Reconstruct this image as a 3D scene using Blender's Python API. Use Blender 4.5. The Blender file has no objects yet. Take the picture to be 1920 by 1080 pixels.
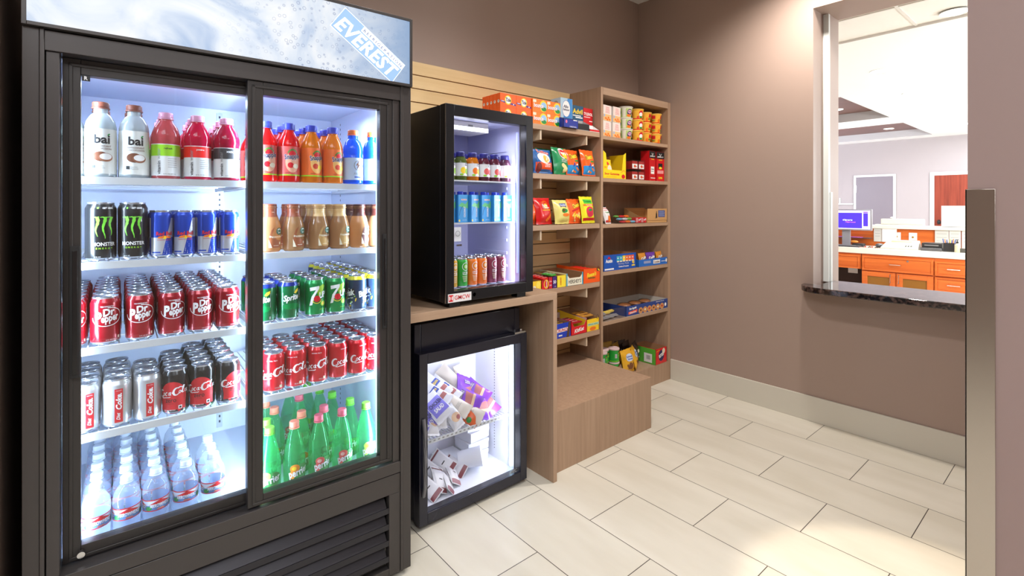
import bpy, math, random
from math import sin, cos, pi, radians
from mathutils import Vector, Matrix
from mathutils.geometry import tessellate_polygon
random.seed(7)
scn = bpy.context.scene
COL = scn.collection

# ---------------------------------------------------------------- camera
CAM_H = 1.30
cam_data = bpy.data.cameras.new('camera'); cam = bpy.data.objects.new('camera', cam_data); COL.objects.link(cam)
cam_data.sensor_width = 36.0
cam_data.lens = 933.9 / 1920 * 36.0
cam_data.shift_y = -(540 - 387.3) / 1920
cam_data.clip_start = 0.02
cam.location = (0, 0, CAM_H)
cam.rotation_euler = (radians(90), 0, radians(50.18))
scn.camera = cam

# ---------------------------------------------------------------- view, world
scn.view_settings.view_transform = 'Standard'
scn.view_settings.look = 'None'
scn.view_settings.exposure = 0.0
scn.view_settings.gamma = 1.0
scn.view_settings.use_curve_mapping = False
scn.cycles.transparent_max_bounces = 40
scn.cycles.max_bounces = 10
scn.cycles.sample_clamp_indirect = 6.0
scn.cycles.caustics_reflective = False
scn.cycles.caustics_refractive = False
world = bpy.data.worlds.new('world'); scn.world = world; world.use_nodes = True
world.node_tree.nodes['Background'].inputs[0].default_value = (0.9, 0.95, 1, 1)
world.node_tree.nodes['Background'].inputs[1].default_value = 0.4

def light(kind, loc, energy, color=(1, 1, 1), rot=None, size=0.2, size_y=None, spot=None, blend=0.3, target=None, name='lamp_light', spread=None):
    d = bpy.data.lights.new(name, kind); d.energy = energy; d.color = color
    if kind == 'AREA':
        d.size = size
        if size_y: d.shape = 'RECTANGLE'; d.size_y = size_y
        if spread: d.spread = radians(spread)
    elif kind == 'SPOT':
        d.spot_size = radians(spot); d.spot_blend = blend; d.shadow_soft_size = size
    else: d.shadow_soft_size = size
    o = bpy.data.objects.new(name, d); COL.objects.link(o); o.location = loc
    if target is not None:
        o.rotation_euler = (Vector(target) - Vector(loc)).to_track_quat('-Z', 'Y').to_euler()
    elif rot: o.rotation_euler = rot
    return o

WARM = (1.0, 0.86, 0.68); NEUT = (1.0, 0.95, 0.88); COOL = (0.72, 0.84, 1.0)
# recessed ceiling cans of the pantry alcove
light('SPOT', (-1.0, 2.88, 2.88), 145, (1.0, 0.93, 0.85), target=(-1.02, 3.05, 0), spot=146, blend=0.85, size=0.07)
light('SPOT', (-0.33, 1.93, 2.88), 210, WARM, target=(-0.33, 1.93, 0), spot=23, blend=0.3, size=0.04)
light('SPOT', (-1.05, 1.35, 2.88), 80, (1.0, 0.97, 0.94), target=(-1.15, 1.4, 0), spot=140, blend=0.6, size=0.07)  # unseen downlight added for general light in the alcove
# unseen fill lights added under the lobby ceiling behind the camera
light('AREA', (0.6, -0.9, 2.86), 88, (0.93, 0.96, 1.0), rot=(0, 0, 0), size=1.8, size_y=1.6)
light('AREA', (1.7, 0.6, 2.86), 22, (0.96, 0.97, 1.0), rot=(0, 0, 0), size=1.0, size_y=1.0)
# front office
light('AREA', (-1.2, 6.0, 2.72), 60, (1.0, 0.97, 0.93), rot=(0, 0, 0), size=2.2, size_y=2.0)
light('AREA', (-1.6, 9.6, 2.72), 60, (0.95, 0.97, 1.0), rot=(0, 0, 0), size=1.6, size_y=2.4)
light('AREA', (-1.4, 12.2, 2.70), 30, (0.9, 0.95, 1.0), rot=(0, 0, 0), size=1.6, size_y=1.0)

# point lights added out of view to brighten the office ceiling
light('POINT', (1.3, 6.6, 1.75), 260, (0.96, 0.98, 1.0), size=0.25)
light('POINT', (0.6, 10.6, 1.75), 260, (0.90, 0.97, 1.0), size=0.25)
light('POINT', (-4.3, 11.2, 1.75), 130, (0.82, 0.88, 1.0), size=0.25)

# ---------------------------------------------------------------- materials
def lin(c):
    r = []
    for v in c[:3]:
        v /= 255.0
        r.append(v / 12.92 if v <= 0.04045 else ((v + 0.055) / 1.055) ** 2.4)
    return (r[0], r[1], r[2], 1)
_M = {}
def mat(name, col=(200, 200, 200), rough=0.5, metal=0.0, emit=0.0, coat=0.0, spec=0.5, noise=0.0, nscale=8.0):
    if name in _M: return _M[name]
    m = bpy.data.materials.new(name); m.use_nodes = True; _M[name] = m
    nt = m.node_tree; b = nt.nodes['Principled BSDF']; c = lin(col)
    b.inputs['Base Color'].default_value = c
    b.inputs['Roughness'].default_value = rough; b.inputs['Metallic'].default_value = metal
    b.inputs['Coat Weight'].default_value = coat; b.inputs['Specular IOR Level'].default_value = spec
    if emit:
        b.inputs['Emission Color'].default_value = c; b.inputs['Emission Strength'].default_value = emit
    if noise:
        tc = nt.nodes.new('ShaderNodeTexCoord'); n = nt.nodes.new('ShaderNodeTexNoise'); n.inputs['Scale'].default_value = nscale
        n.inputs['Detail'].default_value = 4
        mx = nt.nodes.new('ShaderNodeMix'); mx.data_type = 'RGBA'
        mx.inputs[6].default_value = tuple(v * (1 - noise) for v in c[:3]) + (1,)
        mx.inputs[7].default_value = tuple(min(1, v * (1 + noise)) for v in c[:3]) + (1,)
        nt.links.new(tc.outputs['Object'], n.inputs['Vector']); nt.links.new(n.outputs['Fac'], mx.inputs[0])
        nt.links.new(mx.outputs[2], b.inputs['Base Color'])
    return m

def glassmat(name, tint=(1, 1, 1), body=None, bodyfac=0.0, fres=1.45, boost=1.0, rough=0.0, trans=False):
    """thin clear sheet: see-through with a fresnel reflection, optional milky body"""
    if name in _M: return _M[name]
    m = bpy.data.materials.new(name); m.use_nodes = True; _M[name] = m
    nt = m.node_tree; nt.nodes.clear(); N = nt.nodes.new; L = nt.links.new
    out = N('ShaderNodeOutputMaterial'); tr = N('ShaderNodeBsdfTransparent'); tr.inputs[0].default_value = (*tint, 1)
    gl = N('ShaderNodeBsdfGlossy'); gl.inputs['Roughness'].default_value = rough
    fr = N('ShaderNodeFresnel'); fr.inputs[0].default_value = fres
    mu = N('ShaderNodeMath'); mu.operation = 'MULTIPLY'; mu.inputs[1].default_value = boost; mu.use_clamp = True
    ge = N('ShaderNodeNewGeometry'); inv = N('ShaderNodeMath'); inv.operation = 'SUBTRACT'; inv.inputs[0].default_value = 1.0; inv.use_clamp = True
    L(ge.outputs['Backfacing'], inv.inputs[1]); m2 = N('ShaderNodeMath'); m2.operation = 'MULTIPLY'; L(fr.outputs[0], m2.inputs[0]); L(inv.outputs[0], m2.inputs[1])
    L(m2.outputs[0], mu.inputs[0])
    mix = N('ShaderNodeMixShader'); L(mu.outputs[0], mix.inputs[0])
    base = tr
    if body:
        c = lin(body)
        d = N('ShaderNodeBsdfDiffuse'); d.inputs[0].default_value = c
        t = N('ShaderNodeBsdfTranslucent'); t.inputs[0].default_value = c
        md = N('ShaderNodeMixShader'); md.inputs[0].default_value = 0.5; L(d.outputs[0], md.inputs[1]); L(t.outputs[0], md.inputs[2])
        mb_ = N('ShaderNodeMixShader'); mb_.inputs[0].default_value = bodyfac; L(tr.outputs[0], mb_.inputs[1]); L(md.outputs[0], mb_.inputs[2])
        base = mb_
    L(base.outputs[0], mix.inputs[1]); L(gl.outputs[0], mix.inputs[2]); L(mix.outputs[0], out.inputs[0])
    return m

def woodmat(name, c1, c2, axis='Z', scale=1.0, rough=0.45, spec=0.4):
    if name in _M: return _M[name]
    m = bpy.data.materials.new(name); m.use_nodes = True; _M[name] = m
    nt = m.node_tree; b = nt.nodes['Principled BSDF']; N = nt.nodes.new; L = nt.links.new
    tc = N('ShaderNodeTexCoord'); mp = N('ShaderNodeMapping')
    s = [28 * scale] * 3; s['XYZ'.index(axis)] = 1.2 * scale; mp.inputs['Scale'].default_value = s
    n = N('ShaderNodeTexNoise'); n.inputs['Scale'].default_value = 1.5; n.inputs['Detail'].default_value = 6; n.inputs['Roughness'].default_value = 0.6
    cr = N('ShaderNodeValToRGB'); cr.color_ramp.elements[0].position = 0.3; cr.color_ramp.elements[1].position = 0.72
    cr.color_ramp.elements[0].color = lin(c1); cr.color_ramp.elements[1].color = lin(c2)
    L(tc.outputs['Object'], mp.inputs[0]); L(mp.outputs[0], n.inputs['Vector']); L(n.outputs['Fac'], cr.inputs[0]); L(cr.outputs[0], b.inputs['Base Color'])
    b.inputs['Roughness'].default_value = rough; b.inputs['Specular IOR Level'].default_value = spec
    return m

# ---------------------------------------------------------------- mesh builder
def refine(vs, fs, L=.0055):
    """split triangles that are too wide to follow a curved surface"""
    vs = list(vs); out = []; st = [f for f in fs if len(f) == 3]; out += [f for f in fs if len(f) != 3]; mid = {}
    while st:
        f = st.pop(); e = [(math.dist(vs[f[k]], vs[f[(k + 1) % 3]]), k) for k in range(3)]; l, k = max(e)
        if l <= L: out.append(f); continue
        a, b_, c = f[k], f[(k + 1) % 3], f[(k + 2) % 3]; key = (min(a, b_), max(a, b_))
        if key not in mid: mid[key] = len(vs); vs.append(((vs[a][0] + vs[b_][0]) / 2, (vs[a][1] + vs[b_][1]) / 2))
        m = mid[key]; st += [(a, m, c), (m, b_, c)]
    return vs, out
class MB:
    def __init__(s): s.v = []; s.f = []; s.m = []; s.mats = []
    def mi(s, m):
        if m not in s.mats: s.mats.append(m)
        return s.mats.index(m)
    def add(s, vs, fs, m):
        o = len(s.v); i = s.mi(m); s.v += [tuple(p) for p in vs]
        for f in fs: s.f.append(tuple(o + k for k in f)); s.m.append(i)
        return s
    def box(s, x0, y0, z0, x1, y1, z1, m):
        vs = [(x0, y0, z0), (x1, y0, z0), (x1, y1, z0), (x0, y1, z0), (x0, y0, z1), (x1, y0, z1), (x1, y1, z1), (x0, y1, z1)]
        return s.add(vs, [(3, 2, 1, 0), (4, 5, 6, 7), (0, 1, 5, 4), (1, 2, 6, 5), (2, 3, 7, 6), (3, 0, 4, 7)], m)
    def frame(s, x0, z0, x1, z1, w, y0, y1, m, wb=None, wt=None):
        wb = w if wb is None else wb; wt = w if wt is None else wt
        s.box(x0, y0, z0, x0 + w, y1, z1, m); s.box(x1 - w, y0, z0, x1, y1, z1, m)
        s.box(x0 + w, y0, z0, x1 - w, y1, z0 + wb, m); s.box(x0 + w, y0, z1 - wt, x1 - w, y1, z1, m); return s
    def lathe(s, prof, m, seg=28, cx=0, cy=0, cap=True):
        """prof: list of (r, z[, mat])"""
        n = len(prof); vs = []
        for p in prof:
            for k in range(seg):
                a = 2 * pi * k / seg; vs.append((cx + p[0] * cos(a), cy + p[0] * sin(a), p[1]))
        for i in range(n - 1):
            mm = prof[i][2] if len(prof[i]) > 2 else m
            fs = [(i * seg + k, i * seg + (k + 1) % seg, (i + 1) * seg + (k + 1) % seg, (i + 1) * seg + k) for k in range(seg)]
            if i == 0: o = len(s.v); s.v += vs
            ii = s.mi(mm)
            for f in fs: s.f.append(tuple(o + q for q in f)); s.m.append(ii)
        if cap:
            s.f.append(tuple(o + k for k in reversed(range(seg)))); s.m.append(s.mi(prof[0][2] if len(prof[0]) > 2 else m))
            s.f.append(tuple(o + (n - 1) * seg + k for k in range(seg))); s.m.append(s.mi(prof[-1][2] if len(prof[-1]) > 2 else m))
        return s
    def tube(s, pts, r, m, seg=8):
        pts = [Vector(p) for p in pts]; vs = []
        for i, p in enumerate(pts):
            d = (pts[min(i + 1, len(pts) - 1)] - pts[max(i - 1, 0)]).normalized()
            u = d.cross(Vector((0, 0, 1)))
            if u.length < 1e-3: u = d.cross(Vector((1, 0, 0)))
            u.normalize(); w = d.cross(u)
            for k in range(seg):
                a = 2 * pi * k / seg; vs.append(p + u * r * cos(a) + w * r * sin(a))
        fs = [(i * seg + k, i * seg + (k + 1) % seg, (i + 1) * seg + (k + 1) % seg, (i + 1) * seg + k) for i in range(len(pts) - 1) for k in range(seg)]
        fs.append(tuple(reversed(range(seg)))); fs.append(tuple((len(pts) - 1) * seg + k for k in range(seg)))
        return s.add(vs, fs, m)
    def prism(s, poly, z0, z1, m):
        n = len(poly); vs = [(p[0], p[1], z0) for p in poly] + [(p[0], p[1], z1) for p in poly]
        fs = [tuple(reversed(range(n))), tuple(range(n, 2 * n))] + [(k, (k + 1) % n, n + (k + 1) % n, n + k) for k in range(n)]
        return s.add(vs, fs, m)
    def ell(s, cx, cy, cz, rx, ry, rz, m, nu=14, nv=9):
        vs = []
        for j in range(nv + 1):
            t = pi * j / nv
            for k in range(nu):
                a = 2 * pi * k / nu; vs.append((cx + rx * sin(t) * cos(a), cy + ry * sin(t) * sin(a), cz - rz * cos(t)))
        fs = [(j * nu + k, j * nu + (k + 1) % nu, (j + 1) * nu + (k + 1) % nu, (j + 1) * nu + k) for j in range(nv) for k in range(nu)]
        return s.add(vs, fs, m)
    def d(s, shape, mp, m, off=0.0005):
        """put a flat graphic (verts2d, faces) on a mapped surface"""
        vs, fs = shape
        if getattr(mp, 'curved', False): vs, fs = refine(vs, fs)
        return s.add([mp(u, v, off) for u, v in vs], fs, m)
    def build(s, name, parent=None, bevel=0, smooth=True):
        me = bpy.data.meshes.new(name); me.from_pydata(s.v, [], s.f)
        for m in s.mats: me.materials.append(m)
        me.polygons.foreach_set('material_index', s.m)
        if smooth:
            me.polygons.foreach_set('use_smooth', [True] * len(s.f))
        me.update()
        if smooth: me.set_sharp_from_angle(angle=radians(35))
        o = bpy.data.objects.new(name, me); COL.objects.link(o)
        if parent is not None: o.parent = parent
        if bevel:
            b = o.modifiers.new('bevel', 'BEVEL'); b.width = bevel; b.segments = 2; b.limit_method = 'ANGLE'
        return o

def tag(o, label, cat, group=None, kind=None):
    if label: o['label'] = label
    if cat: o['category'] = cat
    if group: o['group'] = group
    if kind: o['kind'] = kind
    return o
def thing(name, label=None, cat=None, group=None, loc=(0, 0, 0), rz=0.0):
    o = bpy.data.objects.new(name, None); COL.objects.link(o); o.empty_display_size = 0.02
    o.location = loc; o.rotation_euler = (0, 0, rz); return tag(o, label, cat, group)
def struct(name, mb, bevel=0, parent=None, label=None):
    o = mb.build(name, parent, bevel, smooth=False)
    if parent is None: o['kind'] = 'structure'
    if label: o['label'] = label
    return o
def children(o): return [c for c in ALLOBJ() if c.parent == o]
def ALLOBJ(): return bpy.data.objects
class Proto:
    """a thing with its parts, remembered so that copies can be made quickly"""
    def __init__(s, name): s.root = thing(name); s.parts = []; s.used = False
    def part(s, name, mb, parent=None, label=None):
        o = mb.build(name, s.root if parent is None else parent); s.parts.append(o)
        if label: o['label'] = label
        return o
    def place(s, loc, rz, label, cat, group=None, rx=0, ry=0, sc=None, keep=None):
        if not s.used: r = s.root; s.used = True; first = True
        else: r = s.root.copy(); COL.objects.link(r); first = False
        r.location = loc; r.rotation_mode = 'XYZ'; r.rotation_euler = (rx, ry, rz)
        if sc: r.scale = sc
        for k in ('label', 'category', 'group'):
            if k in r: del r[k]
        tag(r, label, cat, group)
        if not first:
            mapping = {s.root: r}
            for p in s.parts:
                c = p.copy(); COL.objects.link(c); c.parent = mapping[p.parent]; mapping[p] = c
        return r

# ---------------------------------------------------------------- flat graphics
def rect(u0, v0, u1, v1, n=None, nv=1):
    n = n or max(1, int(abs(u1 - u0) / 0.006)); vs = []; fs = []
    for j in range(nv + 1):
        for i in range(n + 1): vs.append((u0 + (u1 - u0) * i / n, v0 + (v1 - v0) * j / nv))
    for j in range(nv):
        for i in range(n): a = j * (n + 1) + i; fs.append((a, a + 1, a + n + 2, a + n + 1))
    return vs, fs
def quad(p, n=8):
    """four corners, bottom-left, bottom-right, top-right, top-left"""
    vs = []; fs = []
    for j in range(n + 1):
        for i in range(n + 1):
            a, b = i / n, j / n
            vs.append(tuple((1 - b) * ((1 - a) * p[0][k] + a * p[1][k]) + b * ((1 - a) * p[3][k] + a * p[2][k]) for k in (0, 1)))
    for j in range(n):
        for i in range(n): a = j * (n + 1) + i; fs.append((a, a + 1, a + n + 2, a + n + 1))
    return vs, fs
def disc(cu, cv, ru, rv=None, n=24, rot=0.0, k0=0.0):
    rv = rv or ru; vs = [(cu, cv)]; fs = []; rings = 3
    for j in range(1, rings + 1):
        for i in range(n):
            a = 2 * pi * i / n; x, y = ru * j / rings * cos(a), rv * j / rings * sin(a)
            vs.append((cu + x * cos(rot) - y * sin(rot), cv + x * sin(rot) + y * cos(rot)))
    for i in range(n): fs.append((0, 1 + i, 1 + (i + 1) % n))
    for j in range(rings - 1):
        for i in range(n): a = 1 + j * n; fs.append((a + i, a + n + i, a + n + (i + 1) % n, a + (i + 1) % n))
    return vs, fs
def ring(cu, cv, ru, rv, w, n=28, rot=0.0, a0=0, a1=360):
    vs = []; fs = []; full = (a1 - a0) >= 360; m = n if full else n + 1
    for i in range(m):
        a = radians(a0 + (a1 - a0) * i / n)
        for q in (0, 1):
            x, y = (ru - q * w) * cos(a), (rv - q * w) * sin(a)
            vs.append((cu + x * cos(rot) - y * sin(rot), cv + x * sin(rot) + y * cos(rot)))
    for i in range(n): b = (i + 1) % m; fs.append((2 * i, 2 * b, 2 * b + 1, 2 * i + 1))
    return vs, fs
def ribbon(pts, w, taper=None):
    vs = []; fs = []; n = len(pts)
    for i in range(n):
        x0, y0 = pts[max(0, i - 1)]; x1, y1 = pts[min(n - 1, i + 1)]; dx, dy = x1 - x0, y1 - y0; l = math.hypot(dx, dy) or 1
        ww = w * (taper(i / (n - 1)) if taper else 1) / 2; nx, ny = -dy / l * ww, dx / l * ww
        vs += [(pts[i][0] + nx, pts[i][1] + ny), (pts[i][0] - nx, pts[i][1] - ny)]
    for i in range(n - 1): fs.append((2 * i, 2 * i + 1, 2 * i + 3, 2 * i + 2))
    return vs, fs
def polyg(pts):
    tri = tessellate_polygon([[Vector((x, y, 0)) for x, y in pts]]); return list(pts), [tuple(t) for t in tri]
def arc(cx, cy, rx, ry, a0, a1, n=14): return [(cx + rx * cos(radians(a0 + (a1 - a0) * i / n)), cy + ry * sin(radians(a0 + (a1 - a0) * i / n))) for i in range(n + 1)]
def merge(*sh):
    vs = []; fs = []
    for v, f in sh: o = len(vs); vs += v; fs += [tuple(o + k for k in q) for q in f]
    return vs, fs
def xf(sh, s=1, du=0, dv=0, rot=0, sy=None, shear=0):
    sy = sy or s; c, sn = cos(rot), sin(rot); out = []
    for u, v in sh[0]:
        x, y = (u + shear * v) * s, v * sy; out.append((x * c - y * sn + du, x * sn + y * c + dv))
    return out, sh[1]
_T = {}
def text(t, u0, v0, u1, v1, bold=0.0, shear=0.0, rot=0.0, sp=1.0):
    """lettering fitted to a box; rot turns it about the box centre"""
    key = (t, bold, shear, sp)
    if key not in _T:
        cu = bpy.data.curves.new('lettering', 'FONT'); cu.body = t; cu.offset = bold; cu.shear = shear; cu.space_character = sp
        cu.resolution_u = 2; cu.space_line = 0.9
        o = bpy.data.objects.new('lettering', cu); me = bpy.data.meshes.new_from_object(o)
        vs = [(v.co.x, v.co.y) for v in me.vertices]; fs = [tuple(p.vertices) for p in me.polygons]
        bpy.data.meshes.remove(me); bpy.data.objects.remove(o); bpy.data.curves.remove(cu)
        xs = [v[0] for v in vs]; ys = [v[1] for v in vs]; a, b, c, d = min(xs), max(xs), min(ys), max(ys)
        _T[key] = ([((x - a) / (b - a), (y - c) / (d - c)) for x, y in vs], fs)
    vs, fs = _T[key]; cu_, cv_ = (u0 + u1) / 2, (v0 + v1) / 2; w, h = u1 - u0, v1 - v0; c, s = cos(rot), sin(rot); out = []
    for x, y in vs:
        X, Y = (x - .5) * w, (y - .5) * h; out.append((cu_ + X * c - Y * s, cv_ + X * s + Y * c))
    return out, fs
def cmap(prof):
    """surface of a lathe, u = arc length at the widest radius, facing -Y"""
    R = max(p[0] for p in prof); zs = [p[1] for p in prof]
    def rz(z):
        for i in range(len(prof) - 1):
            if zs[i] <= z <= zs[i + 1] and zs[i + 1] > zs[i]:
                t = (z - zs[i]) / (zs[i + 1] - zs[i]); return prof[i][0] * (1 - t) + prof[i + 1][0] * t
        return R
    def f(u, v, off):
        r = rz(v) + off; a = u / R; return (r * sin(a), -r * cos(a), v)
    f.curved = True; return f
def pmap(o, U, V, N):
    o, U, V, N = map(Vector, (o, U, V, N)); return lambda u, v, off: tuple(o + U * u + V * v + N * off)
def front(w, y=0.0): return pmap((0, y, 0), (1, 0, 0), (0, 0, 1), (0, -1, 0))
# ================================================================ materials of the room
WALL = mat('wall_paint', (165, 144, 133), 0.55, noise=0.02, nscale=3)
WALLG = mat('grey_wall_paint', (176, 168, 170), 0.6, noise=0.02, nscale=3)
WHITE = mat('white_paint', (238, 238, 236), 0.6, noise=0.01, nscale=5)
TRIMW = mat('white_trim', (226, 232, 230), 0.4, noise=0.01, nscale=9)
STEEL = mat('brushed_steel', (196, 186, 176), 0.22, 1.0, noise=0.06, nscale=2)
CHROME = mat('chrome', (210, 210, 212), 0.15, 1.0, noise=0.01, nscale=9)
LAM = woodmat('taupe_laminate', (164, 134, 110), (180, 150, 125), 'Z', 1.4, 0.42)
LAMH = woodmat('taupe_laminate_flat', (166, 137, 113), (182, 153, 128), 'Y', 1.4, 0.42)
MAPLE = woodmat('maple_slats', (230, 196, 142), (242, 212, 162), 'Y', 0.8, 0.45)
CHERRY = woodmat('cherry_wood', (196, 92, 36), (226, 122, 56), 'X', 0.5, 0.3)
CHERRYD = woodmat('cherry_door', (120, 50, 36), (160, 72, 52), 'Z', 0.6, 0.4)
DARKW = woodmat('dark_wood_panel', (92, 62, 56), (124, 84, 76), 'X', 0.8, 0.4)

def floormat():
    m = bpy.data.materials.new('floor_tiles'); m.use_nodes = True; nt = m.node_tree; b = nt.nodes['Principled BSDF']; N = nt.nodes.new; L = nt.links.new
    tc = N('ShaderNodeTexCoord'); mp = N('ShaderNodeMapping'); mp.inputs['Location'].default_value = (1.3785 + 0.587 * 20, -0.094 + 0.295 * 20, 0)
    br = N('ShaderNodeTexBrick'); br.inputs['Scale'].default_value = 1.0; br.inputs['Brick Width'].default_value = 0.587; br.inputs['Row Height'].default_value = 0.295
    br.inputs['Mortar Size'].default_value = 0.0016; br.inputs['Mortar Smooth'].default_value = 0.05; br.inputs['Bias'].default_value = 0
    br.offset = 0.5; br.inputs['Color1'].default_value = lin((215, 210, 196)); br.inputs['Color2'].default_value = lin((222, 217, 204)); br.inputs['Mortar'].default_value = lin((70, 64, 58))
    L(tc.outputs['Object'], mp.inputs[0]); L(mp.outputs[0], br.inputs['Vector'])
    mp2 = N('ShaderNodeMapping'); mp2.inputs['Scale'].default_value = (1.2, 4.5, 1); n = N('ShaderNodeTexNoise'); n.inputs['Scale'].default_value = 1.6; n.inputs['Detail'].default_value = 5
    L(tc.outputs['Object'], mp2.inputs[0]); L(mp2.outputs[0], n.inputs['Vector'])
    mx = N('ShaderNodeMix'); mx.data_type = 'RGBA'; mx.blend_type = 'MULTIPLY'; mx.inputs[0].default_value = 0.6
    cr = N('ShaderNodeValToRGB'); cr.color_ramp.elements[0].color = (0.84, 0.82, 0.78, 1); cr.color_ramp.elements[1].color = (1, 1, 1, 1); cr.color_ramp.elements[0].position = .35; cr.color_ramp.elements[1].position = .65
    L(n.outputs['Fac'], cr.inputs[0]); L(br.outputs['Color'], mx.inputs[6]); L(cr.outputs[0], mx.inputs[7]); L(mx.outputs[2], b.inputs['Base Color'])
    b.inputs['Roughness'].default_value = 0.34; b.inputs['Specular IOR Level'].default_value = 0.4
    bp = N('ShaderNodeBump'); bp.inputs['Strength'].default_value = 0.15; bp.inputs['Distance'].default_value = 0.002; bp.invert = True
    L(br.outputs['Fac'], bp.inputs['Height']); L(bp.outputs[0], b.inputs['Normal'])
    return m
FLOOR = floormat()
def granitemat():
    m = bpy.data.materials.new('dark_granite'); m.use_nodes = True; nt = m.node_tree; b = nt.nodes['Principled BSDF']; N = nt.nodes.new; L = nt.links.new
    tc = N('ShaderNodeTexCoord'); v = N('ShaderNodeTexVoronoi'); v.inputs['Scale'].default_value = 110; n = N('ShaderNodeTexNoise'); n.inputs['Scale'].default_value = 45; n.inputs['Detail'].default_value = 5
    cr = N('ShaderNodeValToRGB'); e = cr.color_ramp.elements; e[0].position = .45; e[0].color = lin((22, 18, 20)); e[1].position = .72; e[1].color = lin((110, 88, 82))
    L(tc.outputs['Object'], n.inputs['Vector']); L(tc.outputs['Object'], v.inputs['Vector']); mx = N('ShaderNodeMath'); mx.operation = 'MULTIPLY'
    L(n.outputs['Fac'], cr.inputs[0]); L(cr.outputs[0], b.inputs['Base Color']); b.inputs['Roughness'].default_value = 0.06; b.inputs['Specular IOR Level'].default_value = 0.9
    return m
GRANITE = granitemat()

# ================================================================ the setting
XL, YB, ZC = -2.415, 3.331, 2.92
ZO = 2.75          # ceiling height of the front office
struct('floor', MB().box(-5.0, -4.0, -0.1, 3.2, 14.2, 0, FLOOR))
struct('ceiling', MB().box(XL - .12, -4.0, ZC, 3.2, 3.5, ZC + .1, WHITE))
struct('wall_left', MB().box(XL - .12, -4.0, 0, XL, YB + .2, ZC, WALL))
# back wall with the pass-through opening
b = MB()
b.box(XL, YB, 0, -1.148, YB + .19, ZC, WALL)
b.box(-1.148, YB, 0, 3.2, YB + .19, 0.796, WALL)
b.box(-1.148, YB, 2.50, 3.2, YB + .19, ZC, WALL)
b.box(0.9, YB, 0.795, 3.2, YB + .19, 2.50, WALL)
struct('wall_back', b)
b = MB(); b.box(-1.6, YB + .19, 0, -1.118, YB + .34, ZC, WALL); b.box(-1.118, YB + .19, 2.50, 1.2, YB + .34, ZC, WALL)
b.box(-1.118, YB + .19, 0, 1.2, YB + .22, 0.795, WALL)
struct('wall_shutter_pocket', b)
struct('trim_1', MB().box(-1.148, YB + .165, 0.832, -1.118, YB + .19, 2.50, TRIMW).box(-1.1175, YB + .19, .832, -1.112, YB + .215, 1.39, TRIMW))
# near wall stub with its corner guard
struct('wall_right', MB().box(-0.19, 1.40, 0, 1.5, 1.53, ZC, mat('wall_paint_rosy', (158, 134, 128), 0.55, noise=0.02, nscale=3)))
b = MB().box(-0.1935, 1.3965, 0, -0.1475, 1.3995, 1.336, STEEL).box(-0.1935, 1.3965, 0, -0.1905, 1.445, 1.336, STEEL)
tag(b.build('corner_guard', bevel=0.0008), 'brushed stainless steel corner guard on the edge of the near right wall', 'corner guard')
struct('wall_side', MB().box(XL, -.30, 0, -1.50, -.172, ZC, WALL))
struct('wall_lobby_side', MB().box(3.0, -4.0, 0, 3.15, 3.5, ZC, WALL))
struct('wall_lobby_back', MB().box(-2.6, -4.0, 0, 3.1, -3.85, ZC, WALL))
# high transom window of the lobby (seen as a reflection in the cooler doors)
DAY = mat('daylight_pane', (236, 244, 255), 0.3, emit=4.0)
wn = struct('window_1', MB().frame(0, 0, 1, .4, .02, 0, .04, TRIMW).box(.235, 0, 0, .26, .04, .4, TRIMW).box(.735, 0, 0, .76, .04, .4, TRIMW))
wn.location = (2.99, 1.38, 2.2); wn.rotation_euler = (0, 0, -pi / 2); wn['kind'] = 'structure'
struct('pane', MB().box(0.02, .03, 0.02, .98, .035, .38, DAY), parent=wn)
# baseboard of pale tile
BASE = mat('pale_tile', (210, 206, 194), 0.35, noise=0.03, nscale=4)
struct('baseboard_back', MB().box(-2.119, YB - .012, 0, 1.5, YB, 0.152, BASE), bevel=0.002)
struct('baseboard_right', MB().box(-0.14, 1.388, 0, 1.5, 1.40, 0.152, BASE), bevel=0.002)
# granite ledge with a rounded end
pts = [(.89, 3.178), (.89, 3.60), (-1.120, 3.60), (-1.120, YB - 0.001), (-1.20, YB - .001)] + [(-1.20 + .155 * (1 - cos(a)), YB - .02 - .133 * sin(a)) for a in [radians(t) for t in (0, 15, 30, 45, 60, 75, 90)]]
g = MB().prism([(x, y) for x, y in reversed(pts)], 0.797, 0.831, GRANITE).build('granite_ledge', bevel=0.004)
tag(g, 'polished dark granite ledge with a rounded end on the pass-through opening', 'ledge')

# slatted maple board on the left wall
b = MB(); z = 2.081; gz = [2.009, 1.937, 1.862, 1.79]
tops = [2.081]; zz = 2.081
step = 0.0735
Z = []
while zz > 0.25: Z.append((zz - step + 0.006, zz)); zz -= step
for a, c in Z: b.box(XL + .006, 0.80, a, XL + .018, 2.522, c, MAPLE)
b.box(XL + .001, 0.80, .25, XL + .006, 2.522, 2.081, mat('shaded_groove_board', (120, 84, 54), 0.7, noise=.05))  # brown backing darker than the slats, groove shade put into its colour
tag(b.build('slatwall_panel', bevel=0), 'pale maple slatwall panel with horizontal grooves on the left wall', 'wall panel')
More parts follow.
